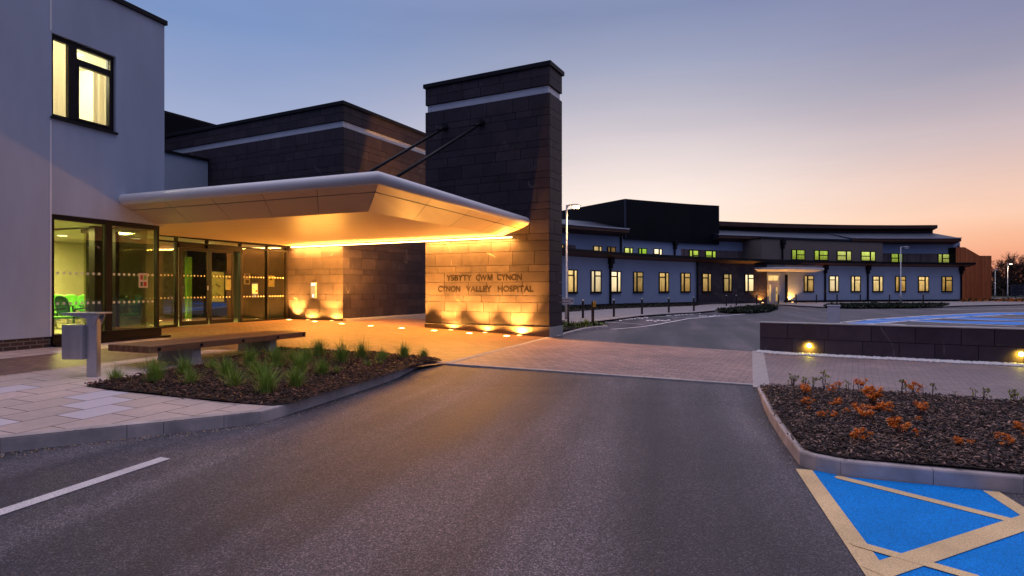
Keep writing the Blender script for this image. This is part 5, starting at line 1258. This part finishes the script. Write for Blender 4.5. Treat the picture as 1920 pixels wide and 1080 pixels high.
for l, r, nv, m, zt in ((1049, 1056.5, 'L', 'warm_window', 5.62), (1111.9, 1127.9, 'R', 'warm_window', 5.69), (1138.5, 1154, 'L', 'dim_window', 5.70), (1170, 1186, 'R', 'lime_window', 5.72), (1196.7, 1212.3, 'L', 'green_window', 5.73), (1225, 1241, 'R', 'bright_window', 5.77), (1291.7, 1309.4, 'L', 'lime_window', 5.82), (1322, 1342, 'R', 'green_window', 5.83), (1401.7, 1418.9, 'L', 'lime_window', 5.86)):
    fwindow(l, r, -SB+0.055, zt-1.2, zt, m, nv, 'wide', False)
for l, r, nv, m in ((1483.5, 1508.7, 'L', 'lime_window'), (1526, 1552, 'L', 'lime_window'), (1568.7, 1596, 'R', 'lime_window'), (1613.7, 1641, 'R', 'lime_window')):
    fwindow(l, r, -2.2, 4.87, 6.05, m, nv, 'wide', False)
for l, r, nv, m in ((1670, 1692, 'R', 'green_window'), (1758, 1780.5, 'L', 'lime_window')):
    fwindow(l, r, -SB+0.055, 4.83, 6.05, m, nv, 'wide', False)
def pipe(px, off, z0, z1, hopper=True, r=0.07):
    c = FB(pxoff(px, off), off); t, n = wallTN(px); mb = MB()
    mb.obox(c, t, n, -r, r, 0.03, 0.03+2*r, z0, z1)
    if hopper: mb.obox(c, t, n, -0.24, 0.24, 0.0, 0.36, z1-0.55, z1+0.02); mb.obox(c, t, n, -0.16, 0.16, 0.02, 0.26, z1-0.95, z1-0.55)
    mb.build('downpipe', 'dark_metal', hw)
for px in (1143, 1546, 1626, 1801): pipe(px, 0.0, 0, 4.25)
pipe(1306, 0.1, 0, 4.2, False); pipe(1473, 0.02, 0, 3.1, False, 0.09)
pipe(1163, -SB, 4.5, 6.75, False); pipe(1264, -SB, 4.5, 6.75); pipe(1466, -2.2, 4.5, 7.05); pipe(1796, -SB, 4.5, 7.1, False)
# far door, side panel, porch
c = FB(1437.5, 0.12); d = FB(1458, 0.12); t = (d-c).normalized(); n = Vector((t.y, -t.x)); W = (d-c).length
mb = MB(); B = lambda a0, a1, za, zb, d0=0.0, d1=0.06: mb.obox(c, t, n, a0, a1, d0, d1, za, zb)
B(0, 0.07, 0, 3.05); B(W-0.07, W, 0, 3.05); B(0.07, W-0.07, 2.98, 3.05); B(0.07, W-0.07, 2.36, 2.45); B(0.07, 0.2, 0, 2.36); B(W-0.2, W-0.07, 0, 2.36); B(0.2, W-0.2, 0, 0.25); B(0.42, W-0.46, 0.25, 2.36); B(0.2, 0.42, 2.0, 2.36); B(W-0.46, W-0.2, 1.75, 2.36)
door = mb.build('door', 'door_white', hw)
mb = MB(); mb.obox(c, t, n, 0.2, 0.42, 0.01, 0.03, 0.25, 2.0); mb.obox(c, t, n, W-0.46, W-0.2, 0.01, 0.03, 0.25, 1.75); mb.obox(c, t, n, 0.07, W-0.07, 0.01, 0.03, 2.45, 2.98); mb.build('pane', 'warm_window', door)
mb = MB(); mb.obox(c, t, n, W-0.42, W-0.36, 0.065, 0.10, 1.0, 1.35); mb.build('handle', 'dark_metal', door)
ca, cb2 = FB(1413, 0.05), FB(1521, 0.05); t = (cb2-ca).normalized(); n = Vector((t.y, -t.x)); W = (cb2-ca).length
mb = MB(); rows = []
for (a0, a1, o, z) in ((0, W, 0.0, 3.62),): pass
poly = [(0.0, 0.0), (W*0.97, 0.0), (W, 1.6), (W*0.28, 2.2)]
mb.prism([tuple(ca+t*a+n*b) for a, b in poly], 3.62, 3.82, bev=0.03)
pc = mb.build('porch_canopy', 'canopy_metal', hw)
mb = MB(); ins = [(0.5, 0.0), (W*0.9, 0.0), (W*0.92, 1.15), (W*0.3, 1.6)]
A = [ca+t*a+n*b for a, b in poly]; Bq = [ca+t*a+n*b for a, b in ins]
for k in range(4): mb.quad([(*A[k], 3.618), (*A[(k+1) % 4], 3.618), (*Bq[(k+1) % 4], 3.40), (*Bq[k], 3.40)])
mb.quad([(*p, 3.40) for p in Bq]); mb.build('soffit', 'canopy_metal', pc)
def far_uplight(px, lb, e):
    p = FB(px, 0.42); t = thing('wall_uplight', lb, 'ground light', (p.x, p.y, 0.1), 0, 'uplights at the far wing door')
    m = MB(); m.lathe((p.x, p.y, 0.1), [(0.10, 0.0), (0.10, 0.02), (0.14, 0.02), (0.15, 0)], 14); m.build('ring', 'steel', t)
    m = MB(); m.lathe((p.x, p.y, 0.1), [(0.095, 0.0), (0.095, 0.03), (0.01, 0.035)], 14); m.build('lens', 'uplight_lens', t)
    lamp('bulb', 'SPOT', (0, 0, 0.07), e, ORANGE, parent=t, size=0.05, spot=R(130), blend=0.5, rot=(math.pi, 0, 0))
far_uplight(1424, 'glowing ground light left of the far white door', 420); far_uplight(1480, 'glowing ground light beside the downpipe right of the far door', 480)
# timber clad end building
tb = thing('timber_building', 'red brown vertical timber clad building at the far right end', 'building', (57.5, 76, 0.0))
pa, pb_ = Vector(at(1792, 74.5)), Vector(at(1858.5, 76.5)); t = (pb_-pa).normalized(); n = Vector((t.y, -t.x)); W = (pb_-pa).length
def ttop(a): px = 1792+66.5*a/W; y = interp(px, [1792, 1808, 1836, 1858.5], [463.5, 463.5, 479.5, 479.5]); d = lerp(74.5, 76.5, a/W); return CAMZ+(HZ-y)*d/F_
mb = MB(); k = 0; a = 0.0; rnd = random.Random(8)
while a < W:
    b = min(W, a+0.145); zt = (ttop(a)+ttop(b))/2
    zs = [0.25]+([rnd.uniform(2.0, 4.4)] if rnd.random() < .6 else [])+[zt]
    for z0, z1 in zip(zs, zs[1:]): mb.obox(pa, t, n, a+0.008, b-0.004, 0, 0.04, z0+0.004, z1, tint=rnd.random())
    a = b
mb.build('cladding', 'timber_cladding', tb)
mb = MB(); rows = []
for off in (0.0, -11.0):
    rows.append([(*(pa+n*off+t*0), 0)]+[(*(pa+n*off+t*a), ttop(a)-0.02) for a in (0, W*16/66.5, W*44/66.5, W)]+[(*(pa+n*off+t*W), 0)])
mb.sweep(rows); mb.build('core', 'dark_cladding', tb)
mb = MB(); mb.obox(pa, t, n, -0.1, W+0.1, -0.1, 0.3, 0.0, 0.24); mb.build('plinth', 'concrete', tb)

# ================================================================ BOLLARDS, LAMP COLUMNS, SIGN
def bollard_parts(t):
    mb = MB(); mb.lathe((0, 0, 0), [(0.062, -0.1), (0.062, 0.90), (0.055, 0.93)], 14); bm_ = mb
    me = bpy.data.meshes.new('shaft'); bmesh.ops.recalc_face_normals(mb.bm, faces=mb.bm.faces); mb.bm.to_mesh(me); mb.bm.free(); me.materials.append(MT['bollard_black']); o = bpy.data.objects.new('shaft', me); COL.objects.link(o); o.parent = t
    mb = MB(); mb.lathe((0, 0, 0), [(0.056, 0.931), (0.064, 0.94), (0.064, 0.975), (0.045, 1.0), (0.005, 1.01)], 14); me = bpy.data.meshes.new('cap'); bmesh.ops.recalc_face_normals(mb.bm, faces=mb.bm.faces); mb.bm.to_mesh(me); mb.bm.free(); me.materials.append(MT['galv_steel']); o = bpy.data.objects.new('cap', me); COL.objects.link(o); o.parent = t
bl = [(1093, 30.0, 'black bollard just right of the yellow topped post'), (1151, 31.5, 'black bollard in front of the third lower window from the pillar'), (1203.7, 34.5, 'black bollard below the fourth lower window from the pillar'), (1254, 36.8, 'black bollard below the fifth lower window from the pillar'), (1301, 39.2, 'black bollard at the joint of white wall and slate stretch'),
      (1362, 51, 'black bollard under the second slate stretch window'), (1380.5, 52, 'black bollard paired closely with one at its left'), (1418.8, 56, 'black bollard in front of the orange lit slate left of the far door'), (1459.5, 58, 'black bollard directly beside the far white door'), (1492.7, 59, 'black bollard right of the orange lit downpipe'), (1530.8, 62, 'black bollard right of the first window past the porch'),
      (1569.5, 64, 'black bollard behind the grey cabinet below a lower window'), (1613, 65.5, 'black bollard left of the right hand downpipe'), (1668, 64.5, 'black bollard left of the unlit lamp column'), (1731, 64, 'black bollard beside the last window but one')]
proto = thing('bollard', bl[0][2], 'bollard', (*at(bl[0][0], bl[0][1]), 0.03), 0, 'black bollards along the far footway'); bollard_parts(proto)
for px, d, lb in bl[1:]: dup(proto, (*at(px, d), 0.03), None, None, lb)

def lamp_column(px, d, h, label, arm, lit, z0=0.0, r=0.07):
    x, y = at(px, d); t = thing('street_lamp', label, 'street lamp', (x, y, z0), 0, 'lamp columns round the car park')
    m = MB(); m.tube([(x, y, z0-0.1), (x, y, z0+1.1), (x, y, z0+1.13), (x, y, z0+h)], [r*1.3, r*1.3, r*0.8, r*0.62], 12); m.build('column', 'galv_steel', t)
    m = MB(); s = 1 if arm > 0 else -1; A = abs(arm)
    pts = [(x, y, z0+h-0.15), (x+s*A*0.12, y, z0+h-0.02), (x+s*A*0.4, y, z0+h+0.0)]
    m.tube(pts, [0.045, 0.04, 0.04], 8); m.build('arm', 'lamp_grey', t)
    m = MB(); rows = []
    for f, wv, zt, zb in ((0.32, 0.05, 0.03, -0.05), (0.45, 0.11, 0.07, -0.09), (0.7, 0.13, 0.08, -0.10), (0.9, 0.10, 0.03, -0.13), (1.0, 0.02, -0.06, -0.15)):
        rows.append([(x+s*A*f, y+wv*math.cos(q), z0+h-0.02+(zt if math.sin(q) > 0 else 0.02)*math.sin(q)) for q in [k*2*math.pi/12 for k in range(12)]])
    m.sweep(rows, smooth=True); hd = m.build('lamp_head', 'lamp_grey', t)
    m = MB(); m.prism([(x+s*A*0.46, y-0.09), (x+s*A*0.88, y-0.08), (x+s*A*0.88, y+0.08), (x+s*A*0.46, y+0.09)], z0+h-0.17, z0+h-0.045, bev=0.03); m.build('lens', ('lamp_lens' if lit == 1 else 'far_lamp_lens') if lit else 'cabinet_grey', hd)
    return t, (s*A*0.67, 0, h-0.16)
t, lp = lamp_column(1062.5, 29.0, 5.72, 'lit street lamp rising right behind the stone pillar', 0.70, 1)
lamp('bulb', 'SPOT', lp, 520, (1.0, 0.50, 0.17), parent=t, size=0.12, spot=R(150), blend=0.6)
lamp_column(1689, 55.0, 5.5, 'unlit street lamp in front of the timber panelled upper wall', 0.85, 0)
lamp_column(1866, 100.0, 4.9, 'unlit slim lamp just right of the timber building', 0.5, 0, z0=-0.05)
t, lp = lamp_column(1889.5, 100.0, 5.9, 'lit lamp column in front of the dark trees', 0.8, 2, z0=-0.05)
lamp('bulb', 'SPOT', lp, 900, (1.0, 0.72, 0.42), parent=t, size=0.1, spot=R(150), blend=0.6)
# direction sign
sx, sy = at(1065.5, 21.6); sg = thing('direction_sign', 'small white direction sign on a dark post beside the pillar', 'sign', (sx, sy, 0.0))
m = MB(); m.tube([(sx, sy, -0.1), (sx, sy, 1.05)], 0.038, 10); m.build('post', 'post_timber', sg)
zb, zt = CAMZ-(570.3-HZ)*21.55/F_, CAMZ-(558.3-HZ)*21.55/F_; xl, xr = at(1043, 21.55)[0], at(1075.3, 21.55)[0]
m = MB(); m.box(xl, xr, sy-0.07, sy-0.05, zb, zt, bev=0.004); bd = m.build('board', 'sign_white', sg)
def small_text(txt, x0, x1, z0, z1, y, mat, parent, name='lettering'):
    cu = bpy.data.curves.new('txt', 'FONT'); cu.body = txt; cu.extrude = 0.001; cu.offset = 0.02
    to = bpy.data.objects.new('txt', cu); COL.objects.link(to); bpy.context.view_layer.update()
    me = bpy.data.meshes.new_from_object(to.evaluated_get(bpy.context.evaluated_depsgraph_get())); bpy.data.objects.remove(to); bpy.data.curves.remove(cu)
    xs = [v.co.x for v in me.vertices]; ys = [v.co.y for v in me.vertices]
    for v in me.vertices: v.co = Vector((lerp(x0, x1, (v.co.x-min(xs))/(max(xs)-min(xs))), y-v.co.z, lerp(z0, z1, (v.co.y-min(ys))/(max(ys)-min(ys)))))
    bm = bmesh.new(); bm.from_mesh(me); bpy.data.meshes.remove(me); mb = MB(); mb.bm.free(); mb.bm = bm; return mb.build(name, mat, parent)
hgt = zt-zb; X = lambda f: lerp(at(1052, 21.55)[0], xr, f)
small_text('Prif Fynedfa', X(0.06), X(0.66), zb+hgt*0.56, zb+hgt*0.82, sy-0.073, 'sign_blue', bd)
small_text('Main Entrance', X(0.06), X(0.66), zb+hgt*0.18, zb+hgt*0.42, sy-0.073, 'sign_blue', bd)
m = MB(); y_ = sy-0.074
m.quad([(X(0.715), y_, zb+hgt*.1), (X(0.735), y_, zb+hgt*.1), (X(0.735), y_, zb+hgt*.9), (X(0.715), y_, zb+hgt*.9)]); m.quad([(X(0.77), y_, zb+hgt*.46), (X(0.88), y_, zb+hgt*.46), (X(0.88), y_, zb+hgt*.54), (X(0.77), y_, zb+hgt*.54)]); m.quad([(X(0.86), y_, zb+hgt*.3), (X(0.97), y_, zb+hgt*.5), (X(0.86), y_, zb+hgt*.7)]); m.build('arrow', 'sign_blue', bd)
yx, yy = at(1111.5, 23.5); yp = thing('cable_post', 'dark post topped by a yellow box in the small kerbed bed', 'post', (yx, yy, 0.0))
m = MB(); m.box(yx-0.055, yx+0.055, yy-0.04, yy+0.04, 0.0, 1.08, bev=0.008); m.build('shaft', 'post_timber', yp)
m = MB(); m.box(yx+0.0, yx+0.115, yy-0.085, yy-0.042, 0.86, 1.10, bev=0.01); bx_ = m.build('yellow_box', 'yellow_cover', yp)
m = MB(); m.lathe((0, 0, 0), [(0.016, 0), (0.014, 0.006), (0.001, 0.007)], 10); bmesh.ops.rotate(m.bm, verts=m.bm.verts, matrix=Matrix.Rotation(R(90), 3, 'X')); bmesh.ops.translate(m.bm, verts=m.bm.verts, vec=(yx+0.057, yy-0.086, 0.99)); m.build('button', 'dark_metal', bx_)

# ================================================================ VEGETATION IN THE DISTANCE
def low_planting(name, P, zf, n, h, mats, label, seed, lf=0.10):
    rnd = random.Random(seed); mb = MB(); xs = [p[0] for p in P]; ys = [p[1] for p in P]; k = 0
    while k < n:
        x, y = rnd.uniform(min(xs), max(xs)), rnd.uniform(min(ys), max(ys))
        if not in_poly(x, y, P): continue
        k += 1; hh = h*(0.35+0.65*abs(noise.noise((x*0.9, y*0.9, seed))*2))*rnd.uniform(.5, 1.1)
        for q in range(3):
            d = Vector((rnd.gauss(0, 1), rnd.gauss(0, 1), rnd.gauss(.5, .8))).normalized(); leafq(mb, Vector((x+rnd.gauss(0, .08), y+rnd.gauss(0, .08), zf(x, y)+hh*rnd.random())), d, lf*rnd.uniform(.7, 1.4), rnd, mi=rnd.randint(0, len(mats)-1))
    o = mb.build(name, mats, recalc=False); tag(o, label, 'ground cover', kind='stuff'); return o
def bedsheet(px, h=0.11):
    P = [ground_at(*p, fn=UP(h)) for p in px]; struct(sheet('planting_bed', P, UP(h+0.03), 'soil', 1.5, coarse=3)); return P
P = bedsheet([(1044, 586), (1150, 578.5), (1308, 573), (1308, 570), (1044, 576)]); low_planting('ground_cover', P, UP(0.12), 1500, 0.2, ['hedge_leaf', 'far_foliage', 'bark'], 'dark low planting along the foot of the far white wall', 1)
P = bedsheet([(1345, 583), (1375, 579.5), (1412, 575.8), (1438, 573.6), (1453, 575), (1456, 578.5), (1440, 583), (1400, 585.5), (1370, 585.2)]); low_planting('ground_cover', P, UP(0.12), 2000, 0.13, ['hedge_leaf', 'far_foliage', 'hedge_leaf'], 'low green planting on the kerbed island before the far door', 2, 0.13)
kerb('island_kerb', [gg(*p) for p in [(1340, 584.6), (1372, 586.4), (1400, 586.8), (1442, 584), (1458, 579), (1455, 574.8), (1440, 572.8)]], 0.16, UP(0.13), RD, stone=1.0, side=1)
P = bedsheet([(1549, 575.6), (1600, 576.6), (1700, 576.2), (1765, 574.4), (1778, 572.2), (1765, 570.9), (1600, 570.8), (1549, 572.6)]); low_planting('ground_cover', P, UP(0.12), 3200, 0.16, ['hedge_leaf', 'far_foliage', 'hedge_leaf'], 'low green planting strip round the unlit lamp column', 3, 0.14)
P = [ground_at(*p, fn=UP(0.1)) for p in [(1800, 566), (1850, 565), (1990, 567), (1990, 563), (1800, 563)]]; low_planting('ground_cover', P, UP(0.12), 1500, 0.3, ['hedge_leaf', 'leaf_orange', 'far_foliage'], 'sparse reddish planting before the timber building', 4, 0.14)
low_planting('ground_cover', SBP, UP(0.10), 420, 0.14, ['hedge_leaf', 'grass_green', 'mulch'], 'low green planting in the small bed behind the pillar', 6, 0.05)
for px, py, lb in ((1099, 611, 'grass tuft beside the yellow topped post'),):
    x, y = ground_at(px, py, fn=UP(.1)); o = bpy.data.objects.new('ornamental_grass', GP[0]); COL.objects.link(o); o.location = (x, y, RD(x, y)+0.1); o.scale = (1, 1, 0.9); tag(o, lb, 'grass')
def tree(px, d, h, seed, label, dense=1.0, name='bare_tree'):
    rnd = random.Random(seed); x, y = at(px, d); t = thing(name, label, 'tree', (x, y, -0.1)); tr, cr = MB(), MB()
    def branch(p, d_, l, r, lev):
        q = p; pts = [p]; rr = [r]; n = 3
        for k in range(n):
            d_ = (d_+Vector((rnd.gauss(0, .13), rnd.gauss(0, .13), rnd.gauss(0.05, .07)))).normalized(); q = q+d_*l/n; pts.append(q); rr.append(r*(1-0.45*(k+1)/n))
        (tr if lev < 2 else cr).tube(pts, rr, 6 if lev < 2 else 3, caps=False)
        if lev >= 5: return
        nb = (5, 4, 4, 3, 3, 0)[lev]
        for k in range(int(nb*dense+0.5)):
            f = rnd.uniform(0.35, 1.0); i = min(n-1, int(f*n)); b = pts[i].lerp(pts[i+1], f*n-i); a = rnd.uniform(0, 6.28); sp = rnd.uniform(0.45, 0.95)
            ax = d_.cross(Vector((math.cos(a), math.sin(a), 0.3))).normalized(); nd = (d_+ax*sp).normalized()
            branch(b, nd, l*rnd.uniform(.55, .8), max(0.021, rr[i]*rnd.uniform(.45, .6)), lev+1)
    branch(Vector((x, y, -0.1)), Vector((0, 0, 1)), h*0.36, h*0.022, 0)
    tr.build('trunk', 'bark', t, recalc=False); cr.build('crown', 'bark', t, recalc=False)
for px, d, h, s, lb in ((1882, 122, 10.5, 1, 'tall bare tree behind the lit lamp column'), (1927, 118, 12.0, 2, 'bare tree cut off by the frame edge'), (1862, 135, 8.0, 3, 'lower bare tree just past the timber building'), (1905, 128, 8.5, 4, 'bare tree between the two tallest ones'), (1838, 150, 10.2, 5, 'small bare tree top showing above the timber building'), (1960, 120, 11, 6, 'bare tree beyond the frame edge')):
    tree(px, d, h, s, lb, 1.2)
mb = MB(); rnd = random.Random(51)
for k in range(6000):
    a = R(rnd.uniform(43, 82)); d = rnd.uniform(84, 100); x, y = d*math.sin(a), d*math.cos(a); hm = 9.5+4*noise.noise((x*0.09, y*0.09, 4))+1.5*noise.noise((x*.5, y*.5, 1)); z = hm*rnd.random()**0.8
    leafq(mb, Vector((x, y, z)), Vector((rnd.gauss(-1, 1), rnd.gauss(-.6, 1), rnd.gauss(.2, .6))), rnd.uniform(.8, 1.6), rnd, rnd.randint(0, 1))
o = mb.build('far_wood', ['far_foliage', 'bark'], recalc=False); tag(o, 'dark wood standing along the car park beyond the right frame edge', 'woodland', kind='stuff')
mb = MB(); rnd = random.Random(50)
for k in range(9000):
    px = rnd.uniform(1850, 2080); d = rnd.uniform(126, 140); x, y = at(px, d); hm = 3.4+2.0*noise.noise((x*0.16, 2.2, 0))+1.0*noise.noise((x*0.6, 5, 0)); z = hm*rnd.random()**0.8
    dd_ = Vector((rnd.gauss(0, 1), rnd.gauss(0, 1), rnd.gauss(.2, 1))).normalized(); leafq(mb, Vector((x, y, z)), dd_, rnd.uniform(.25, .6), rnd, rnd.randint(0, 1))
o = mb.build('far_wood', ['far_foliage', 'bark'], recalc=False); tag(o, 'dark thicket of undergrowth below the bare trees', 'woodland', kind='stuff')
fn = thing('fence', 'pale blue mesh fence in front of the dark thicket', 'fence', (*at(1900, 112), 0))
xa, ya = at(1896, 112)
for k in range(8): mb = MB(); mb.box(xa+k*2.4-0.03, xa+k*2.4+0.03, ya-0.03, ya+0.03, -0.1, 2.4); mb.build('post', 'fence_blue', fn)
mb = MB()
for z in (0.2, 0.7, 1.2, 1.7, 2.3): mb.box(xa, xa+16.8, ya-0.045, ya-0.032, z, z+0.05)
for k in range(110): mb.box(xa+k*0.153, xa+k*0.153+0.03, ya-0.06, ya-0.047, 0.1, 2.35)
mb.build('mesh_panel', 'fence_blue', fn)

# ================================================================ SKY, SUN, CAMERA
w = bpy.data.worlds.new('World'); scene.world = w; w.use_nodes = True; nt = w.node_tree; nt.nodes.clear()
tc = N(nt, 'ShaderNodeTexCoord'); sep = N(nt, 'ShaderNodeSeparateXYZ'); L(nt, tc.outputs['Generated'], sep.inputs[0])
def lin(r, g, b): f = lambda c: (c/255/12.92) if c/255 <= 0.04045 else ((c/255+0.055)/1.055)**2.4; return (f(r), f(g), f(b))
Z = math_(nt, 'MAXIMUM', sep.outputs[2], 0.0)
def col(stops): return ramp(nt, Z, stops)
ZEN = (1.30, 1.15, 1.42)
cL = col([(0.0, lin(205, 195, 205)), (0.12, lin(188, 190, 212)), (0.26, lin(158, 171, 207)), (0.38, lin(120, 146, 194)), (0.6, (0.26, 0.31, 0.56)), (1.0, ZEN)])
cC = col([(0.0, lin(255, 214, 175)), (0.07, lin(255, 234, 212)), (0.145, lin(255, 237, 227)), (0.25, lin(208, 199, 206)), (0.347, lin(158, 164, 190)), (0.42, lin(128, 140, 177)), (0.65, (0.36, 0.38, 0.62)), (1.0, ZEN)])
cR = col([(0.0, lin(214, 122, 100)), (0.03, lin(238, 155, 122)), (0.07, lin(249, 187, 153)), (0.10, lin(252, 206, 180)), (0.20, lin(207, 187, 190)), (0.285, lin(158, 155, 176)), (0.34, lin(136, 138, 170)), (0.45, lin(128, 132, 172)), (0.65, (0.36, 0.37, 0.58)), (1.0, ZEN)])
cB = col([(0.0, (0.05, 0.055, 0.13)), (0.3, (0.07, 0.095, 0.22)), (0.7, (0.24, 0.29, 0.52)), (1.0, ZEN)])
az = math_(nt, 'ARCTAN2', sep.outputs[0], sep.outputs[1])          # 0 straight ahead, + to the right
def mr(a, b):
    m = N(nt, 'ShaderNodeMapRange', interpolation_type='SMOOTHSTEP'); L(nt, az, m.inputs[0]); m.inputs[1].default_value = a; m.inputs[2].default_value = b; return m.outputs[0]
c = mixc(nt, mr(R(-110), R(-35)), cB, cL); c = mixc(nt, mr(R(-27), R(10)), c, cC); c = mixc(nt, mr(R(12), R(42)), c, cR); c = mixc(nt, mr(R(48), R(105)), c, cB)
sky = N(nt, 'ShaderNodeTexSky', sky_type='NISHITA', sun_disc=False); sky.sun_elevation = R(-1.5); sky.sun_rotation = R(17); sky.air_density = 1.2; sky.dust_density = 2.0
mpn = N(nt, 'ShaderNodeMapping'); mpn.inputs['Scale'].default_value = (1.2, 1.2, 7.0); L(nt, tc.outputs['Generated'], mpn.inputs['Vector'])
cl = noise_(nt, mpn.outputs['Vector'], 1.6, 5, 0.6)          # faint streaks of high haze
c = mixc(nt, 1.0, c, ramp(nt, cl, [(0.3, (0.955, 0.96, 0.97)), (0.7, (1.05, 1.04, 1.03))]), 'MULTIPLY')
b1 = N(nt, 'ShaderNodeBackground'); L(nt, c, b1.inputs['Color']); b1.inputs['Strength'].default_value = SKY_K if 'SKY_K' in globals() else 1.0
b2 = N(nt, 'ShaderNodeBackground'); L(nt, sky.outputs['Color'], b2.inputs['Color']); b2.inputs['Strength'].default_value = 0.05
ad = N(nt, 'ShaderNodeAddShader'); L(nt, b1.outputs[0], ad.inputs[0]); L(nt, b2.outputs[0], ad.inputs[1])
wo = N(nt, 'ShaderNodeOutputWorld'); L(nt, ad.outputs[0], wo.inputs['Surface'])
sun = bpy.data.lights.new('Sun', 'SUN'); sun.energy = 0.25; sun.angle = R(12); sun.color = (1.0, 0.62, 0.42)
so = bpy.data.objects.new('Sun', sun); COL.objects.link(so); so.location = (20, 60, 30)
dirv = Vector((-math.sin(R(17)), -math.cos(R(17)), -math.tan(R(3)))); so.rotation_euler = dirv.to_track_quat('-Z', 'Y').to_euler()
cam = bpy.data.cameras.new('Camera'); co = bpy.data.objects.new('Camera', cam); COL.objects.link(co)
co.location = (0, 0, CAMZ); co.rotation_euler = (R(90), 0, 0); cam.sensor_width = 36; cam.lens = 36*F_/1920; cam.shift_y = (HZ-540)/1920; cam.clip_end = 2000; cam.clip_start = 0.05
scene.camera = co
vs = scene.view_settings; vs.view_transform = 'Standard'; vs.look = 'None'; vs.exposure = 0.0; vs.gamma = 1.0; vs.use_curve_mapping = False
scene.render.resolution_x = 1024; scene.render.resolution_y = 576
scene.cycles.use_denoising = True; scene.cycles.max_bounces = 8; scene.cycles.transparent_max_bounces = 12; scene.cycles.sample_clamp_indirect = 4.0
